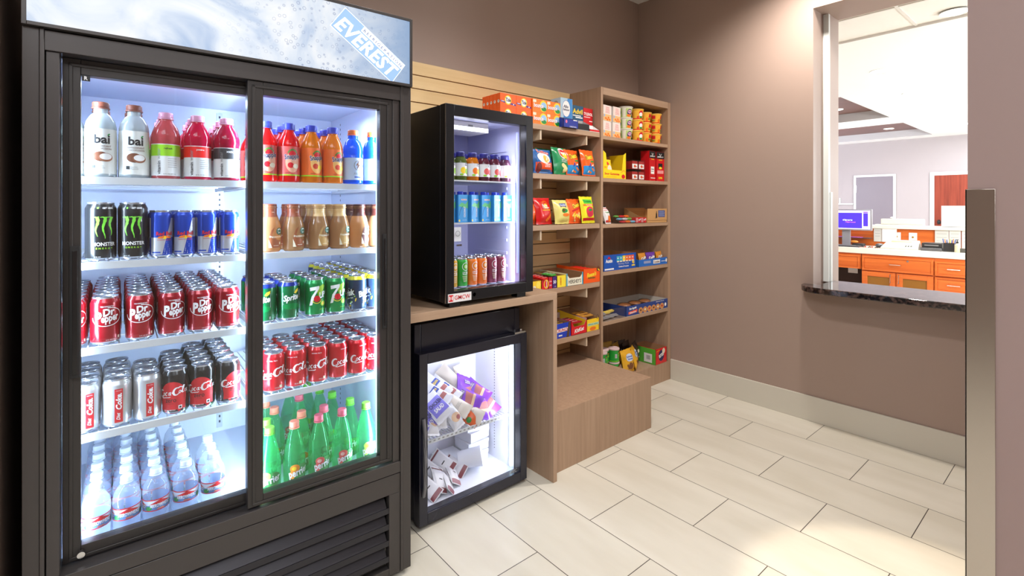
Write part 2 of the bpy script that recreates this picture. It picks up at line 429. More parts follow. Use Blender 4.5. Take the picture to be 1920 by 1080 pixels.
# ================================================================ the big glass-door cooler
BLK = mat('black_powder_coat', (68, 64, 63), 0.34, 0.3, noise=0.03, nscale=30)
BLK2 = mat('black_door_frame', (54, 51, 50), 0.38, 0.3, noise=0.03, nscale=30)
GASK = mat('black_gasket', (16, 16, 18), 0.6, noise=.05)
LINER = mat('cooler_liner', (216, 226, 246), 0.4, noise=.01, nscale=4)
WIRE = mat('white_wire', (214, 218, 222), 0.35, noise=.01, nscale=20)
LEDM = mat('led_tube', (205, 236, 255), 0.3, emit=5.0)
GLASS = glassmat('door_glass', (0.95, 0.975, 1.0), fres=1.5, boost=1.5)
FX, FY, FR = -1.619, -0.134, radians(88.47)
AX, AY = (0.0267, 0.9996), (-0.9996, 0.0267)
def FW(s, y, z): return (FX + AX[0] * s + AY[0] * y, FY + AX[1] * s + AY[1] * y, z)
fr = thing('glass_door_cooler', 'tall black two-door glass cooler with a lit blue sign on top', 'refrigerator', loc=(FX, FY, 0), rz=FR)
W, D, T = 0.993, 0.765, 1.722
b = MB()
b.box(0, 0, 0.02, .030, D, T, BLK); b.box(W - .030, 0, .02, W, D, T, BLK); b.box(.03, D - .03, .02, W - .03, D, T, BLK)
b.box(.03, .03, T - .02, W - .03, D - .03, T, BLK); b.box(.03, .02, .30, W - .03, D - .03, .375, BLK)
b.box(.030, -.002, .02, .0385, .06, T, BLK); b.box(.9535, -.002, .02, .963, .06, T, BLK)
b.box(.0405, .006, .40, .065, .075, 1.672, BLK); b.box(.927, .006, .40, .9515, .075, 1.672, BLK)     # jambs
b.box(.0385, 0.0, 1.672, .9535, .075, T - .002, BLK)                                   # head rail
b.box(.0385, .0, .369, .9535, .085, .407, BLK); b.box(.0385, .002, .300, .9535, .03, .366, BLK)  # sill rails
b.box(.0385, .002, .02, .062, .03, .300, BLK); b.box(.912, .002, .02, .9535, .03, .300, BLK)
b.box(.062, .002, .02, .912, .03, .045, BLK)
fr_b = b.build('cabinet', fr, bevel=0.0012)
b = MB()
b.box(.036, .075, .377, .041, D - .035, 1.70, LINER); b.box(.953, .075, .377, .958, D - .035, 1.70, LINER)
b.box(.041, D - .04, .377, .953, D - .035, 1.70, LINER); b.box(.041, .075, .376, .953, D - .04, .382, LINER); b.box(.041, .075, 1.695, .953, D - .04, 1.70, LINER)
for s in (.49,): b.box(s, D - .046, .40, s + .02, D - .04, 1.68, mat('pilaster_steel', (190, 200, 214), 0.35, .3))
HOLE = mat('dark_slot', (50, 56, 66), .6)
for k in range(60):
    z = .42 + k * .021; b.box(.497, D - .047, z, .503, D - .0459, z + .009, HOLE)
    b.box(.9525, .60, z, .9529, .606, z + .009, HOLE)
b.build('liner', fr)
# louvred grille
b = MB(); GR = mat('black_grille', (52, 51, 56), 0.3, .5, noise=.03, nscale=20)
for k in range(4):
    z = .255 - k * .056
    b.box(.062, .004, z - .019, .912, .008, z, GR); b.box(.062, .008, z - .021, .912, .014, z - .018, GR)
    vs = [(.062, .006, z - .002), (.905, .006, z - .002), (.905, .040, z + .040), (.062, .040, z + .040), (.062, .008, z - .004), (.905, .008, z - .004), (.905, .042, z + .038), (.062, .042, z + .038)]
    b.add(vs, [(0, 1, 2, 3), (7, 6, 5, 4), (0, 4, 5, 1), (2, 6, 7, 3), (1, 5, 6, 2), (0, 3, 7, 4)], GR)
b.box(.062, .05, .045, .912, .055, .30, GASK)
b.build('louvred_grille', fr)
# lit header
def headermat():
    m = bpy.data.materials.new('backlit_sign'); m.use_nodes = True; nt = m.node_tree; b = nt.nodes['Principled BSDF']; N = nt.nodes.new; L = nt.links.new
    tc = N('ShaderNodeTexCoord'); n = N('ShaderNodeTexNoise'); n.inputs['Scale'].default_value = 4.5; n.inputs['Detail'].default_value = 5; n.inputs['Distortion'].default_value = 1.6
    cr = N('ShaderNodeValToRGB'); e = cr.color_ramp.elements; e[0].position = .32; e[0].color = lin((172, 194, 226)); e[1].position = .62; e[1].color = lin((246, 248, 250)); x = e.new(.47); x.color = lin((224, 233, 245))
    v = N('ShaderNodeTexVoronoi'); v.inputs['Scale'].default_value = 55; v.feature = 'F1'
    c2 = N('ShaderNodeValToRGB'); q = c2.color_ramp.elements; q[0].position = .16; q[0].color = (1, 1, 1, 1); q[1].position = .30; q[1].color = (0, 0, 0, 1); x = q.new(.22); x.color = (.72, .74, .82, 1)
    g = N('ShaderNodeSeparateXYZ'); L(tc.outputs['Object'], g.inputs[0])
    r = N('ShaderNodeMapRange'); r.inputs['From Min'].default_value = .36; r.inputs['From Max'].default_value = .62
    L(g.outputs['X'], r.inputs['Value'])
    n3 = N('ShaderNodeTexNoise'); n3.inputs['Scale'].default_value = 9; mm = N('ShaderNodeMath'); mm.operation = 'MULTIPLY'; L(n3.outputs['Fac'], mm.inputs[0]); L(r.outputs[0], mm.inputs[1]); L(tc.outputs['Object'], n3.inputs['Vector'])
    v2 = N('ShaderNodeMath'); v2.operation = 'MULTIPLY'
    st = N('ShaderNodeMapRange'); st.inputs['From Min'].default_value = .17; st.inputs['From Max'].default_value = .24; L(v.outputs['Distance'], st.inputs['Value'])
    st2 = N('ShaderNodeMapRange'); st2.inputs['From Min'].default_value = .34; st2.inputs['From Max'].default_value = .26; L(v.outputs['Distance'], st2.inputs['Value'])
    L(st.outputs[0], v2.inputs[0]); L(st2.outputs[0], v2.inputs[1]); v3 = N('ShaderNodeMath'); v3.operation = 'MULTIPLY'; L(v2.outputs[0], v3.inputs[0]); L(mm.outputs[0], v3.inputs[1])
    L(tc.outputs['Object'], n.inputs['Vector']); L(n.outputs['Fac'], cr.inputs[0]); L(tc.outputs['Object'], v.inputs['Vector'])
    mx = N('ShaderNodeMix'); mx.data_type = 'RGBA'; L(v3.outputs[0], mx.inputs[0]); L(cr.outputs[0], mx.inputs[6]); mx.inputs[7].default_value = lin((130, 146, 186))
    # corner of deeper blue at the right end
    r2 = N('ShaderNodeMapRange'); r2.inputs['From Min'].default_value = .72; r2.inputs['From Max'].default_value = 1.0; L(g.outputs['X'], r2.inputs['Value'])
    mx2 = N('ShaderNodeMix'); mx2.data_type = 'RGBA'; L(r2.outputs[0], mx2.inputs[0]); L(mx.outputs[2], mx2.inputs[6]); mx2.inputs[7].default_value = lin((140, 168, 204))
    b.inputs['Base Color'].default_value = (.02, .02, .02, 1); b.inputs['Roughness'].default_value = .25
    L(mx2.outputs[2], b.inputs['Emission Color']); b.inputs['Emission Strength'].default_value = 1.0
    return m
HDR = headermat()
SGW = mat('sign_white', (238, 244, 252), .4, emit=1.0); SGB = mat('sign_blue', (122, 152, 200), .4, emit=.9); SGD = mat('sign_ink', (60, 78, 120), .4, emit=.6)
b = MB(); b.box(0, .0, T + .001, W, D - .2, 1.962, BLK)
hd = b.build('sign_housing', fr, bevel=.001)
b = MB(); b.frame(0.0, T + .001, W, 1.962, .009, -.014, 0, BLK)
b.build('sign_frame', hd, bevel=.001)
b = MB(); b.box(.009, -.009, T + .010, W - .009, -.001, 1.953, HDR)
sg = front(1, -.009)
A = -0.62
cs = (.838, 1.840)
def rr(sh): return xf(sh, 1, cs[0], cs[1], A)
b.d(rr(quad([(-.128, -.044), (.128, -.044), (.128, .036), (-.128, .036)], 2)), sg, SGB, .0006)
b.d(rr(merge(rect(-.130, .037, .130, .0385), rect(-.130, -.0465, .130, -.045), rect(-.130, -.0465, -.1285, .0385), rect(.1285, -.0465, .130, .0385))), sg, SGW, .001)
b.d(rr(text('EVEREST', -.122, -.040, .122, .012, .03, .2, sp=1.05)), sg, SGW, .0014)
b.d(rr(rect(-.05, .016, .128, .035)), sg, SGW, .001)
b.d(rr(text('REFRIGERATION', -.044, .020, .122, .031, .01, sp=1.4)), sg, SGD, .0014)
b.build('backlit_sign', hd)
# shelves
def shelf(s0, s1, z):
    b = MB(); y0, y1 = .098, .70
    b.box(s0, y0 - .006, z - .0185, s1, y0 + .002, z + .001, WIRE); b.box(s0, y1, z - .008, s1, y1 + .006, z - .002, WIRE)
    n = int((s1 - s0) / .022)
    for k in range(n + 1):
        s = s0 + .004 + (s1 - s0 - .008) * k / n; b.box(s - .0014, y0, z - .004, s + .0014, y1, z - .001, WIRE)
    for y in (.25, .45, .62): b.box(s0, y - .002, z - .009, s1, y + .002, z - .004, WIRE)
    b.box(s0, y0, z - .02, s0 + .003, y1, z - .004, WIRE); b.box(s1 - .003, y0, z - .02, s1, y1, z - .004, WIRE)
    o = b.build('wire_shelf', fr)
    return o
SZ = [1.378, 1.153, .929, .703]
for z in SZ: shelf(.044, .484, z); shelf(.512, .950, z)
# doors
def door(s0, s1, y, wl, wr, z0, z1, gl0, gl1):
    b = MB(); b.box(s0, y, z0, s0 + wl, y + .030, z1, BLK2); b.box(s1 - wr, y, z0, s1, y + .03, z1, BLK2)
    b.box(s0 + wl, y, z0, s1 - wr, y + .03, gl0, BLK2); b.box(s0 + wl, y, gl1, s1 - wr, y + .03, z1, BLK2)
    for q in (.012,):
        b.box(s0 + q, y - .003, z0 + q, s0 + q + .008, y, z1 - q, BLK2); b.box(s1 - q - .008, y - .003, z0 + q, s1 - q, y, z1 - q, BLK2)
        b.box(s0 + q, y - .003, z1 - q - .008, s1 - q, y, z1 - q, BLK2); b.box(s0 + q, y - .003, z0 + .004, s1 - q, y, z0 + .012, BLK2)
    d = b.build('sliding_door', fr, bevel=.0012)
    g = MB().box(s0 + wl - .002, y + .010, gl0 - .002, s1 - wr + .002, y + .0115, gl1 + .002, GLASS)
    g.build('glass_pane', d); return d
dl = door(.067, .515, .045, .035, .036, .410, 1.671, .445, 1.633)
b = MB().box(.082, .034, .872, .100, .045, 1.201, GASK).box(.086, .033, .88, .096, .034, 1.19, mat('dark_recess', (20, 20, 22), .2))
b.build('recessed_handle', dl, bevel=.003)
b = MB().box(.104, .0445, 1.618, .120, .0455, 1.6325, mat('sticker_black', (14, 14, 16), .5)); b.d(text('R', .1085, 1.6205, .1155, 1.630, .03), front(1, .0445), mat('print_white', (240, 240, 240), .5), .0005)
b.build('sticker', dl)
dr = door(.473, .926, .008, .042, .045, .414, 1.671, .445, 1.632)
b = MB().box(.890, .004, .88, .904, .008, 1.205, GASK).box(.893, .003, .89, .9, .004, 1.19, mat('dark_recess'))
b.build('recessed_handle', dr, bevel=.002)
b = MB().lathe([(.0, -.002), (.008, -.001), (.008, .01)], CHROME, 16); lk = b.build('door_lock', dl); lk.rotation_euler = (radians(90), 0, 0); lk.location = (.103, .04, .428)
# led tubes
for s in (.080, .497, .905):
    b = MB().box(s - .004, .080, .40, s + .004, .088, 1.66, LEDM); b.build('led_tube', fr)
def fridge_light(s, ang, e):
    o = light('AREA', FW(s, .092, 1.03), e, (0.68, 0.83, 1.0), size=.03, size_y=1.24)
    d = Vector((AX[0] * sin(ang) + AY[0] * cos(ang), AX[1] * sin(ang) + AY[1] * cos(ang), 0))
    o.rotation_euler = d.to_track_quat('-Z', 'Y').to_euler()
fridge_light(.088, radians(32), 7.5); fridge_light(.497, radians(-25), 8); fridge_light(.503, radians(25), 7); fridge_light(.905, radians(-32), 7.5)
light('AREA', FW(.49, .30, 1.655), 4.5, (.70, .84, 1.0), rot=(0, 0, FR), size=.8, size_y=.06)  # extra light added under the cooler ceiling to brighten rear and bottom
# ================================================================ drinks
ALU = mat('can_aluminium', (196, 200, 208), 0.22, 0.9, noise=.02, nscale=40)
ALUD = mat('can_tab_metal', (150, 154, 164), 0.3, 0.9, noise=.02)
PW = mat('print_white', (240, 240, 240), 0.5); PK = mat('print_black', (24, 24, 26), .5); PR = mat('print_red', (206, 26, 38), .4)
PG = mat('print_green', (30, 140, 60), .4); PY = mat('print_yellow', (246, 212, 50), .4); PB = mat('print_blue', (30, 70, 170), .4); PO = mat('print_orange', (240, 120, 30), .4)
PGY = mat('print_grey', (150, 150, 150), .5); PLG = mat('print_lime', (150, 210, 40), .4); PN = mat('print_brown', (110, 60, 34), .5); PP = mat('print_purple', (90, 50, 130), .4)
CREAM = mat('print_cream', (236, 226, 200), .5); PSIL = mat('print_silver', (196, 198, 200), .3, .4)
def paint(name, c, rough=.24, metal=.35): return mat(name, c, rough, metal, coat=.4)
ORD = ['leftmost', 'second from left', 'third from left', 'fourth from left', 'fifth from left', 'sixth from left', 'seventh from left', 'eighth from left']
ROW = ['front row', 'second row', 'third row', 'fourth row', 'fifth row', 'sixth row', 'seventh row', 'eighth row', 'ninth row']

def can(name, R, Hh, body, decals, neck=None, rim=ALU, lines=None):
    """R radius, Hh height; decals(MB, map)"""
    k = R / .033; sh = .017 * k
    prof = [(R * .72, .0), (R * .86, .001), (R, .008), (R, Hh - sh), (R * .97, Hh - sh + .003), (R * .84, Hh - .005), (R * .83, Hh - .004)]
    P = Proto(name); b = MB()
    pm = [(p[0], p[1], m) for p, m in zip(prof, [rim, rim, body, neck or body, neck or body, rim, rim])]
    b.lathe(pm, body, 26, cap=True); mp = cmap(prof); decals(b, mp); body_o = P.part('can_body', b)
    l = MB().lathe([(R * .83, Hh - .006), (R * .865, Hh - .002), (R * .85, Hh), (R * .80, Hh - .0015), (R * .76, Hh - .005), (R * .05, Hh - .005)], ALU, 22, cap=False)
    lo = P.part('can_lid', l)
    t = MB().d(ring(0, .004 * k, .007 * k, .010 * k, .003 * k, 12), lambda u, v, o: (u, v, Hh - .0035 + o), ALUD, .0002).d(disc(0, -.012 * k, .008 * k, .006 * k, 12), lambda u, v, o: (u, v, Hh - .0048 + o), ALUD, .0002)
    P.part('pull_tab', t, lo); return P

def coca_script():
    L = []
    w = .14
    L.append(ribbon(arc(.48, .55, .42, .52, 48, 318, 22), w * 1.4, lambda t: .5 + 1.0 * sin(pi * min(1, t * 1.1))))
    L.append(ribbon([(.78, .18), (.9, .05), (.75, -.12), (.6, -.1), (.9, -.22), (1.3, -.18), (1.9, -.2), (2.1, -.14)], w * .8))
    for cx in (1.02, 3.32): L.append(ring(cx, .38, .17, .27, .095, 18))
    L.append(ribbon(arc(1.45, .38, .16, .24, 55, 310, 14), w))
    for cx in (1.86, 4.16):
        L.append(ring(cx, .36, .16, .25, .09, 16)); L.append(ribbon([(cx + .17, .64), (cx + .15, .25), (cx + .2, .13), (cx + .3, .22)], w * .85))
    L.append(ribbon([(2.2, .42), (2.42, .50)], w * 1.1))
    L.append(ribbon(arc(2.86, .55, .42, .55, 60, 318, 22), w * 1.4, lambda t: .6 + .9 * sin(pi * min(1, t * 1.1))))
    L.append(ribbon([(3.05, 1.03), (3.2, 1.16), (3.45, 1.12), (3.68, .98)], w * 1.1, lambda t: 1.3 - .7 * t))
    L.append(ribbon([(3.50, .25), (3.70, .62), (3.84, 1.0), (3.88, 1.24), (3.76, 1.28), (3.68, 1.05), (3.66, .4), (3.72, .14), (3.9, .22)], w * 1.1))
    vs, fs = merge(*L); return [((x - 2.25) / 4.4, (y - .45) / 4.4) for x, y in vs], fs
CC = coca_script()

def dec_pepper(b, mp):
    r = .1
    b.d(text('Dr', -.010, .077, .018, .097, .04, .2, r + .08), mp, PW); b.d(text('P', -.027, .058, -.010, .088, .05, .2, r), mp, PW, .0007); b.d(text('epper', -.012, .0555, .028, .076, .035, .2, r + .06), mp, PW, .0006)
    b.d(ring(.001, .074, .035, .025, .0018, 36, r, -185, 85), mp, PW); b.d(text('12 FL OZ (355 mL)', -.002, .010, .024, .0135), mp, PW)
    b.d(text('YOU DESERVE THIS', -.014, .100, .016, .1035, .02), mp, PW)
    b.d(rect(.026, .014, .031, .021), mp, CREAM)
def dec_dietcoke(b, mp):
    b.d(rect(-.009, .012, .009, .102), mp, PR); b.d(text('Coke', -.0195, .0665, .0195, .0805, .03, .25, pi / 2), mp, PW, .0008) if 0 else None
    b.d(text('Coke.', -.022, .062, .022, .075, .035, .3, pi / 2), mp, PW, .0008); b.d(text('Diet', -.011, .0245, .009, .0325, .02, .4, pi / 2), mp, PW, .0008)
    b.d(text('CALORIES', -.006, .0965, .006, .0985), mp, PW, .0008)
    b.d(text('CAFFEINE', .02, .013, .033, .017), mp, PR); b.d(ring(.028, .026, .004, .004, .0012, 12), mp, PGY); b.d(rect(-.03, .012, -.026, .013), mp, PR)
def dec_zero(b, mp):
    b.d(disc(.0, .048, .036, .046, 30), mp, PR); b.d(rect(-.034, .014, .034, .045), mp, PR, .0007)
    b.d(xf(CC, .078, 0, .063, .1, shear=.2), mp, PW, .001); b.d(text('zero', -.017, .036, .010, .045, .01), mp, PK, .001); b.d(text('SUGAR', -.010, .031, .004, .033), mp, PK, .001)
    b.d(text('ZERO CALORIE COLA', -.022, .012, .008, .0155), mp, PW, .001); b.d(rect(.015, .015, .024, .025), mp, PW, .001); b.d(disc(.0195, .020, .003, .003, 12), mp, PK, .0013)
def dec_coke(b, mp):
    b.d(xf(CC, .095, 0, .062, .12, shear=.2), mp, PW, .0006); b.d(text('ORIGINAL TASTE', -.018, .101, .014, .1045), mp, PW)
    b.d(rect(.020, .014, .029, .023), mp, CREAM); b.d(text('12 FL OZ', .006, .014, .018, .018), mp, PW)
def dec_sprite(b, mp):
    b.d(ribbon([(-.026, .09), (.026, .094), (.026, .050), (-.002, .036), (-.026, .054), (-.026, .09)], .0012), mp, PSIL)
    b.d(disc(.0, .045, .028, .010, 20), mp, mat('can_green', (24, 140, 70), .25, .35)); b.d(polyg([(.008, .088), (.014, .097), (.026, .102), (.024, .092), (.014, .085)]), mp, PY)
    b.d(text('Sprite', -.025, .058, .025, .084, .03, .35, .12), mp, PW, .0007); b.d(rect(.022, .012, .027, .02), mp, PSIL)
def dec_7up(b, mp):
    b.d(quad([(-.006, .095), (.004, .06), (.026, .1), (.02, .108)], 5), mp, mat('can_lime', (160, 200, 60), .3, .3))
    b.d(polyg([(-.026, .098), (.004, .103), (.004, .094), (-.010, .070), (-.018, .040), (-.027, .038), (-.020, .068), (-.006, .090), (-.025, .086)]), mp, PW, .0007); b.d(disc(-.003, .060, .0105), mp, PR, .001)
    b.d(ring(-.003, .060, .016, .016, .002, 22, 0, 200, 350), mp, PY, .0008); b.d(text('UP', .004, .062, .027, .083, .03, .3, .2), mp, PW, .0013)
    b.d(disc(.018, .043, .009, .009), mp, PLG); b.d(disc(.018, .043, .005, .005), mp, PY, .0009); b.d(text('LEMON LIME', .006, .022, .026, .026), mp, PLG)
def dec_brisk(b, mp):
    rs = random.Random(4)
    for k in range(46):
        u, v = rs.uniform(-.1, .1), rs.uniform(.012, .086); q = rs.choice([PSIL, PW, PLG, PY, PB]); b.d(disc(u, v, rs.uniform(.002, .006), rs.uniform(.002, .007), 9, rs.uniform(0, 3)), mp, q, .0003 + k * 1e-5)
    for c in (-.06, 0.0, .06):
        b.d(xf(quad([(-.026, -.010), (.026, -.008), (.026, .014), (-.022, .012)], 5), 1, c, .062, .25), mp, PK, .0009); b.d(text('Brisk', c - .024, .053, c + .024, .075, .04, .2, .25), mp, PW, .0013)
        b.d(text('ICED TEA', c - .008, .044, c + .02, .048, .02, 0, .2), mp, PW, .0013)
def dec_monster(b, mp):
    rs = random.Random(2)
    for i, (u, l) in enumerate(((-.015, .052), (0, .058), (.015, .050))):
        L = [(u - .005, .119), (u + .001, .118)]; pts = []
        for k in range(12):
            t = k / 11; pts.append((u + .0025 * sin(t * 7 + i) - .001, .118 - l * t))
        b.d(ribbon(pts, .0075, lambda t: (1.1 - t * .95) * (1 + .18 * sin(t * 40 + i))), mp, mat('claw_green', (120, 214, 60), .4, emit=.0))
        b.d(ribbon([(u - .010, .1165), (u - .003, .1175), (u + .002, .114)], .003, lambda t: .4 + t), mp, mat('claw_green'), .0006)
    b.d(text('MONSTER', -.026, .040, .026, .050, .02), mp, PW); b.d(text('ENERGY', -.018, .0315, .019, .036, .015, sp=1.6), mp, PLG)
    b.d(text('GET GEAR', -.004, .139, .02, .144, .03, .2), mp, PW); b.d(rect(-.016, .139, -.012, .144), mp, mat('claw_green')); b.d(text('16 FL OZ', -.022, .010, -.008, .0125), mp, PW)
def dec_bull(b, mp):
    PSV = mat('can_silver', (206, 208, 214), .3, .4); q = .0425
    b.d(rect(-.084, .010, .084, .058, 40), mp, PSV, .0003)
    for c in (-.060, .024):
        b.d(quad([(c - .030, .010), (c + .024, .010), (c + .024, .058), (c - .020, .058)], 8), mp, mat('bull_blue', (30, 70, 180), .25, .35), .0005)
        b.d(quad([(c - .020, .058), (c + .022, .058), (c + .022, .113), (c - .006, .113)], 8), mp, PSV, .0005)
        b.d(rect(c - .056, .014, c - .034, .018), mp, PB, .0006)
    for c in (-.0, .084, -.084):
        b.d(disc(c, .058, .005, .005, 14), mp, PY, .0010)
        for s in (-1, 1): b.d(merge(disc(c + s * .009, .0585, .0075, .0032, 12, s * -.15), disc(c + s * .004, .0605, .003, .0026, 10), polyg([(c + s * .012, .058), (c + s * .017, .055), (c + s * .015, .060)])), mp, PO, .0012)
        b.d(text('Red Bull', c - .020, .0635, c + .020, .0745, .03), mp, PR, .0012); b.d(text('ENERGY DRINK', c - .017, .0495, c + .017, .0525, .01, sp=1.2), mp, PR, .0012)
RED = paint('can_dark_red', (158, 14, 30)); 
PEP = can('soda_can', .033, .127, RED, dec_pepper)
DCK = can('soda_can', .033, .127, paint('can_brushed_silver', (200, 200, 202), .3, .6), dec_dietcoke)
ZER = can('soda_can', .033, .127, paint('can_black', (30, 27, 28)), dec_zero)
COK = can('soda_can', .033, .127, paint('can_red', (206, 20, 34)), dec_coke)
SPR = can('soda_can', .033, .127, paint('can_green_dark', (14, 110, 60)), dec_sprite, neck=paint('can_blue_neck', (24, 50, 150)))
UP7 = can('soda_can', .033, .127, paint('can_green', (24, 140, 70)), dec_7up)
BRK = can('iced_tea_can', .033, .127, paint('can_speckled_navy', (48, 70, 100)), dec_brisk, neck=paint('can_yellow_neck', (226, 214, 40)))
MON = can('energy_drink_can', .0335, .157, paint('can_matte_black', (16, 17, 18), .35), dec_monster)
BUL = can('energy_drink_can', .0265, .134, mat('bull_blue', (30, 70, 180), .25, .35), dec_bull)

def block(P, cols, n, z, desc, place, group, cat='can', y0=.134, dy=.0668, rot=None, jit=.002, rowoff=None):
    tot = sum(1 for _ in cols)
    for i, s in enumerate(cols):
        nn = n[i] if isinstance(n, (list, tuple)) else n
        for k in range(nn):
            ro = rot[i] if rot and k == 0 else random.uniform(-.9, .9)
            so = (rowoff or 0) * k
            if tot == 1: lab = f'{desc}, {ROW[k]}, {place}'
            elif tot == 2: lab = f'{desc}, {"left" if i == 0 else "right"} column, {ROW[k]}, {place}'
            else: lab = f'{desc}, {ORD[i]}, {ROW[k]}, {place}'
            P.place(FW(s + so + random.uniform(-jit, jit) * (k > 0), y0 + k * dy, z + .0006), FR + ro, lab, cat, group)
z1, z2, z3, z4, z5 = 1.379, 1.154, .930, .704, .383
block(PEP, [.077, .149, .224, .297, .368, .439], [7, 8, 8, 8, 8, 8], z3, 'dark red soda can', 'third shelf behind left door', 'dark red soda cans', rot=[.2, .1, 0, .15, .1, .2])
block(DCK, [.106, .174, .241], [4, 4, 3], z4, 'silver soda can with red stripe', 'fourth shelf left', 'silver diet soda cans', rot=[.35, .1, .15])
block(ZER, [.308, .374, .441], [4, 5, 6], z4, 'black and red soda can', 'fourth shelf left', 'black and red soda cans', rot=[-.35, -.25, .55])
block(MON, [.139, .209], [3, 3], z2, 'tall black energy drink can', 'second shelf left', 'tall black energy drink cans', rot=[.25, .0], y0=.136, dy=.069)
block(BUL, [.273, .329, .385, .444], [4, 4, 4, 4], z2, 'slim blue and silver can', 'second shelf left', 'slim blue and silver energy drink cans', rot=[.25, .0, .2, .2], y0=.128, dy=.056)
block(SPR, [.546, .615], [4, 4], z3, 'green soda can with blue neck', 'third shelf right', 'green and blue soda cans', rot=[-.5, .1])
block(UP7, [.702, .771], [4, 4], z3, 'bright green soda can', 'third shelf right', 'bright green soda cans', rot=[.0, .0])
block(BRK, [.848, .917], 8, z3, 'speckled navy iced tea can', 'third shelf right', 'iced tea cans', rot=[.5, .2], jit=.0005)
block(COK, [.572, .640, .711, .779, .847, .915], [4, 4, 4, 5, 6, 6], z4, 'bright red soda can', 'fourth shelf right', 'bright red soda cans', rot=[-.3, -.55, -.35, .55, .5, -.2], jit=.0005)

# ---- bottles
def bottle(name, prof, liquid, cap, decals=None, capr=.017, capz=None, caph=.016, upper=None, seg=26):
    P = Proto(name); b = MB(); b.lathe(prof, liquid, seg); P.part('bottle_body', b)
    z = capz if capz is not None else prof[-1][1] - .001
    c = MB().lathe([(capr * .98, z), (capr, z + .001), (capr, z + caph - .002), (capr * .9, z + caph)], cap, 18)
    c.lathe([(capr * 1.08, z - .004), (capr * 1.08, z - .001)], cap, 18)
    P.part('bottle_cap', c)
    if decals:
        l = MB(); decals(l, cmap([p[:2] for p in prof])); P.part('paper_label', l)
    return P
def liq(name, c, f=.93): return glassmat(name, (1, 1, 1), body=c, bodyfac=f, fres=1.4, boost=1.0)
WHC = mat('cap_white', (232, 236, 240), .4); BRC = mat('cap_brown', (120, 62, 44), .5); BLC = mat('cap_blue', (50, 60, 170), .4); ORC = mat('cap_orange', (222, 110, 44), .45)
PKC = mat('cap_clear_pink', (214, 150, 176), .3)
bai_prof = [(.030, 0), (.034, .004), (.034, .135), (.031, .150), (.022, .166), (.0155, .172), (.0150, .190)]
def d_bai(b, mp):
    b.d(rect(-.106, .008, .106, .128, 40, 2), mp, mat('label_offwhite', (226, 228, 224), .4), .0004)
    for c in (0, .1):
        b.d(text('bai', c - .017, .088, c + .017, .112, .03), mp, PK, .0009); b.d(disc(c + .014, .113, .004, .002, 10, .8), mp, PG, .001)
        b.d(text('ANTIOXIDANT', c - .020, .079, c + .020, .084, .01), mp, PN, .0009); b.d(text('COCOFUSION', c - .020, .072, c + .020, .077, .01), mp, PN, .0009)
        b.d(disc(c - .004, .054, .017, .013, 20), mp, PN, .0009); b.d(disc(c + .008, .052, .0155, .0115, 20), mp, mat('coconut_shell', (150, 96, 70), .6), .0011); b.d(disc(c + .008, .054, .013, .0085, 20), mp, PW, .0013)
        b.d(rect(c - .022, .022, c - .014, .031), mp, PK, .0009); b.d(text('NATURAL', c - .011, .027, c + .004, .030), mp, PGY, .0009); b.d(text('FLAVORS', c - .011, .022, c + .006, .025), mp, PGY, .0009)
BAI = bottle('juice_bottle', bai_prof, liq('coconut_drink', (196, 204, 206)), BRC, d_bai, .0185, .188, .014)
vw_prof = [(.032, 0), (.0345, .004), (.0345, .098), (.033, .104), (.0355, .112), (.0345, .128), (.028, .148), (.018, .163), (.0165, .168), (.0160, .176)]
def vwd(top, t, tc=PK):
    def f(b, mp):
        b.d(rect(-.108, .008, .108, .098, 44, 2), mp, mat('label_white', (232, 232, 230), .4), .0004); b.d(rect(-.108, .064, .108, .096, 44), mp, top, .0007)
        for c in (0, -.11, .09):
            b.d(text('vitamin', c - .0415 + .0, .0265, c - .0035, .0345, .02, 0, pi / 2), mp, PK, .001); b.d(text('water', c - .038, .066, c - .0075, .0735, .0, 0, pi / 2), mp, PGY, .0011)
            b.d(text(t, c - .010, .083, c + .010, .088, .02), mp, tc, .001)
            for k in range(5): b.d(rect(c - .001, .056 - k * .006, c + .022, .0572 - k * .006), mp, PGY, .001)
            b.d(text('20 FL OZ (591 mL)', c - .012, .011, c + .020, .0145), mp, PK, .001)
    return f
VW1 = bottle('water_drink_bottle', vw_prof, liq('peach_pink_drink', (214, 96, 100)), PKC, vwd(mat('label_lime', (150, 210, 30), .4), 'refresh'), .0180, .175, .015)
VW2 = bottle('water_drink_bottle', vw_prof, liq('magenta_drink', (214, 8, 70)), PKC, vwd(mat('label_red', (238, 30, 24), .4), 'power-c', PW), .0180, .175, .015)
VW3 = bottle('water_drink_bottle', vw_prof, liq('berry_drink', (160, 20, 60)), PKC, vwd(mat('label_charcoal', (60, 60, 62), .4), 'xxx', PW), .0180, .175, .015)
sn_prof = [(.030, 0), (.034, .004), (.034, .122), (.030, .140), (.020, .160), (.0165, .168), (.0165, .178)]
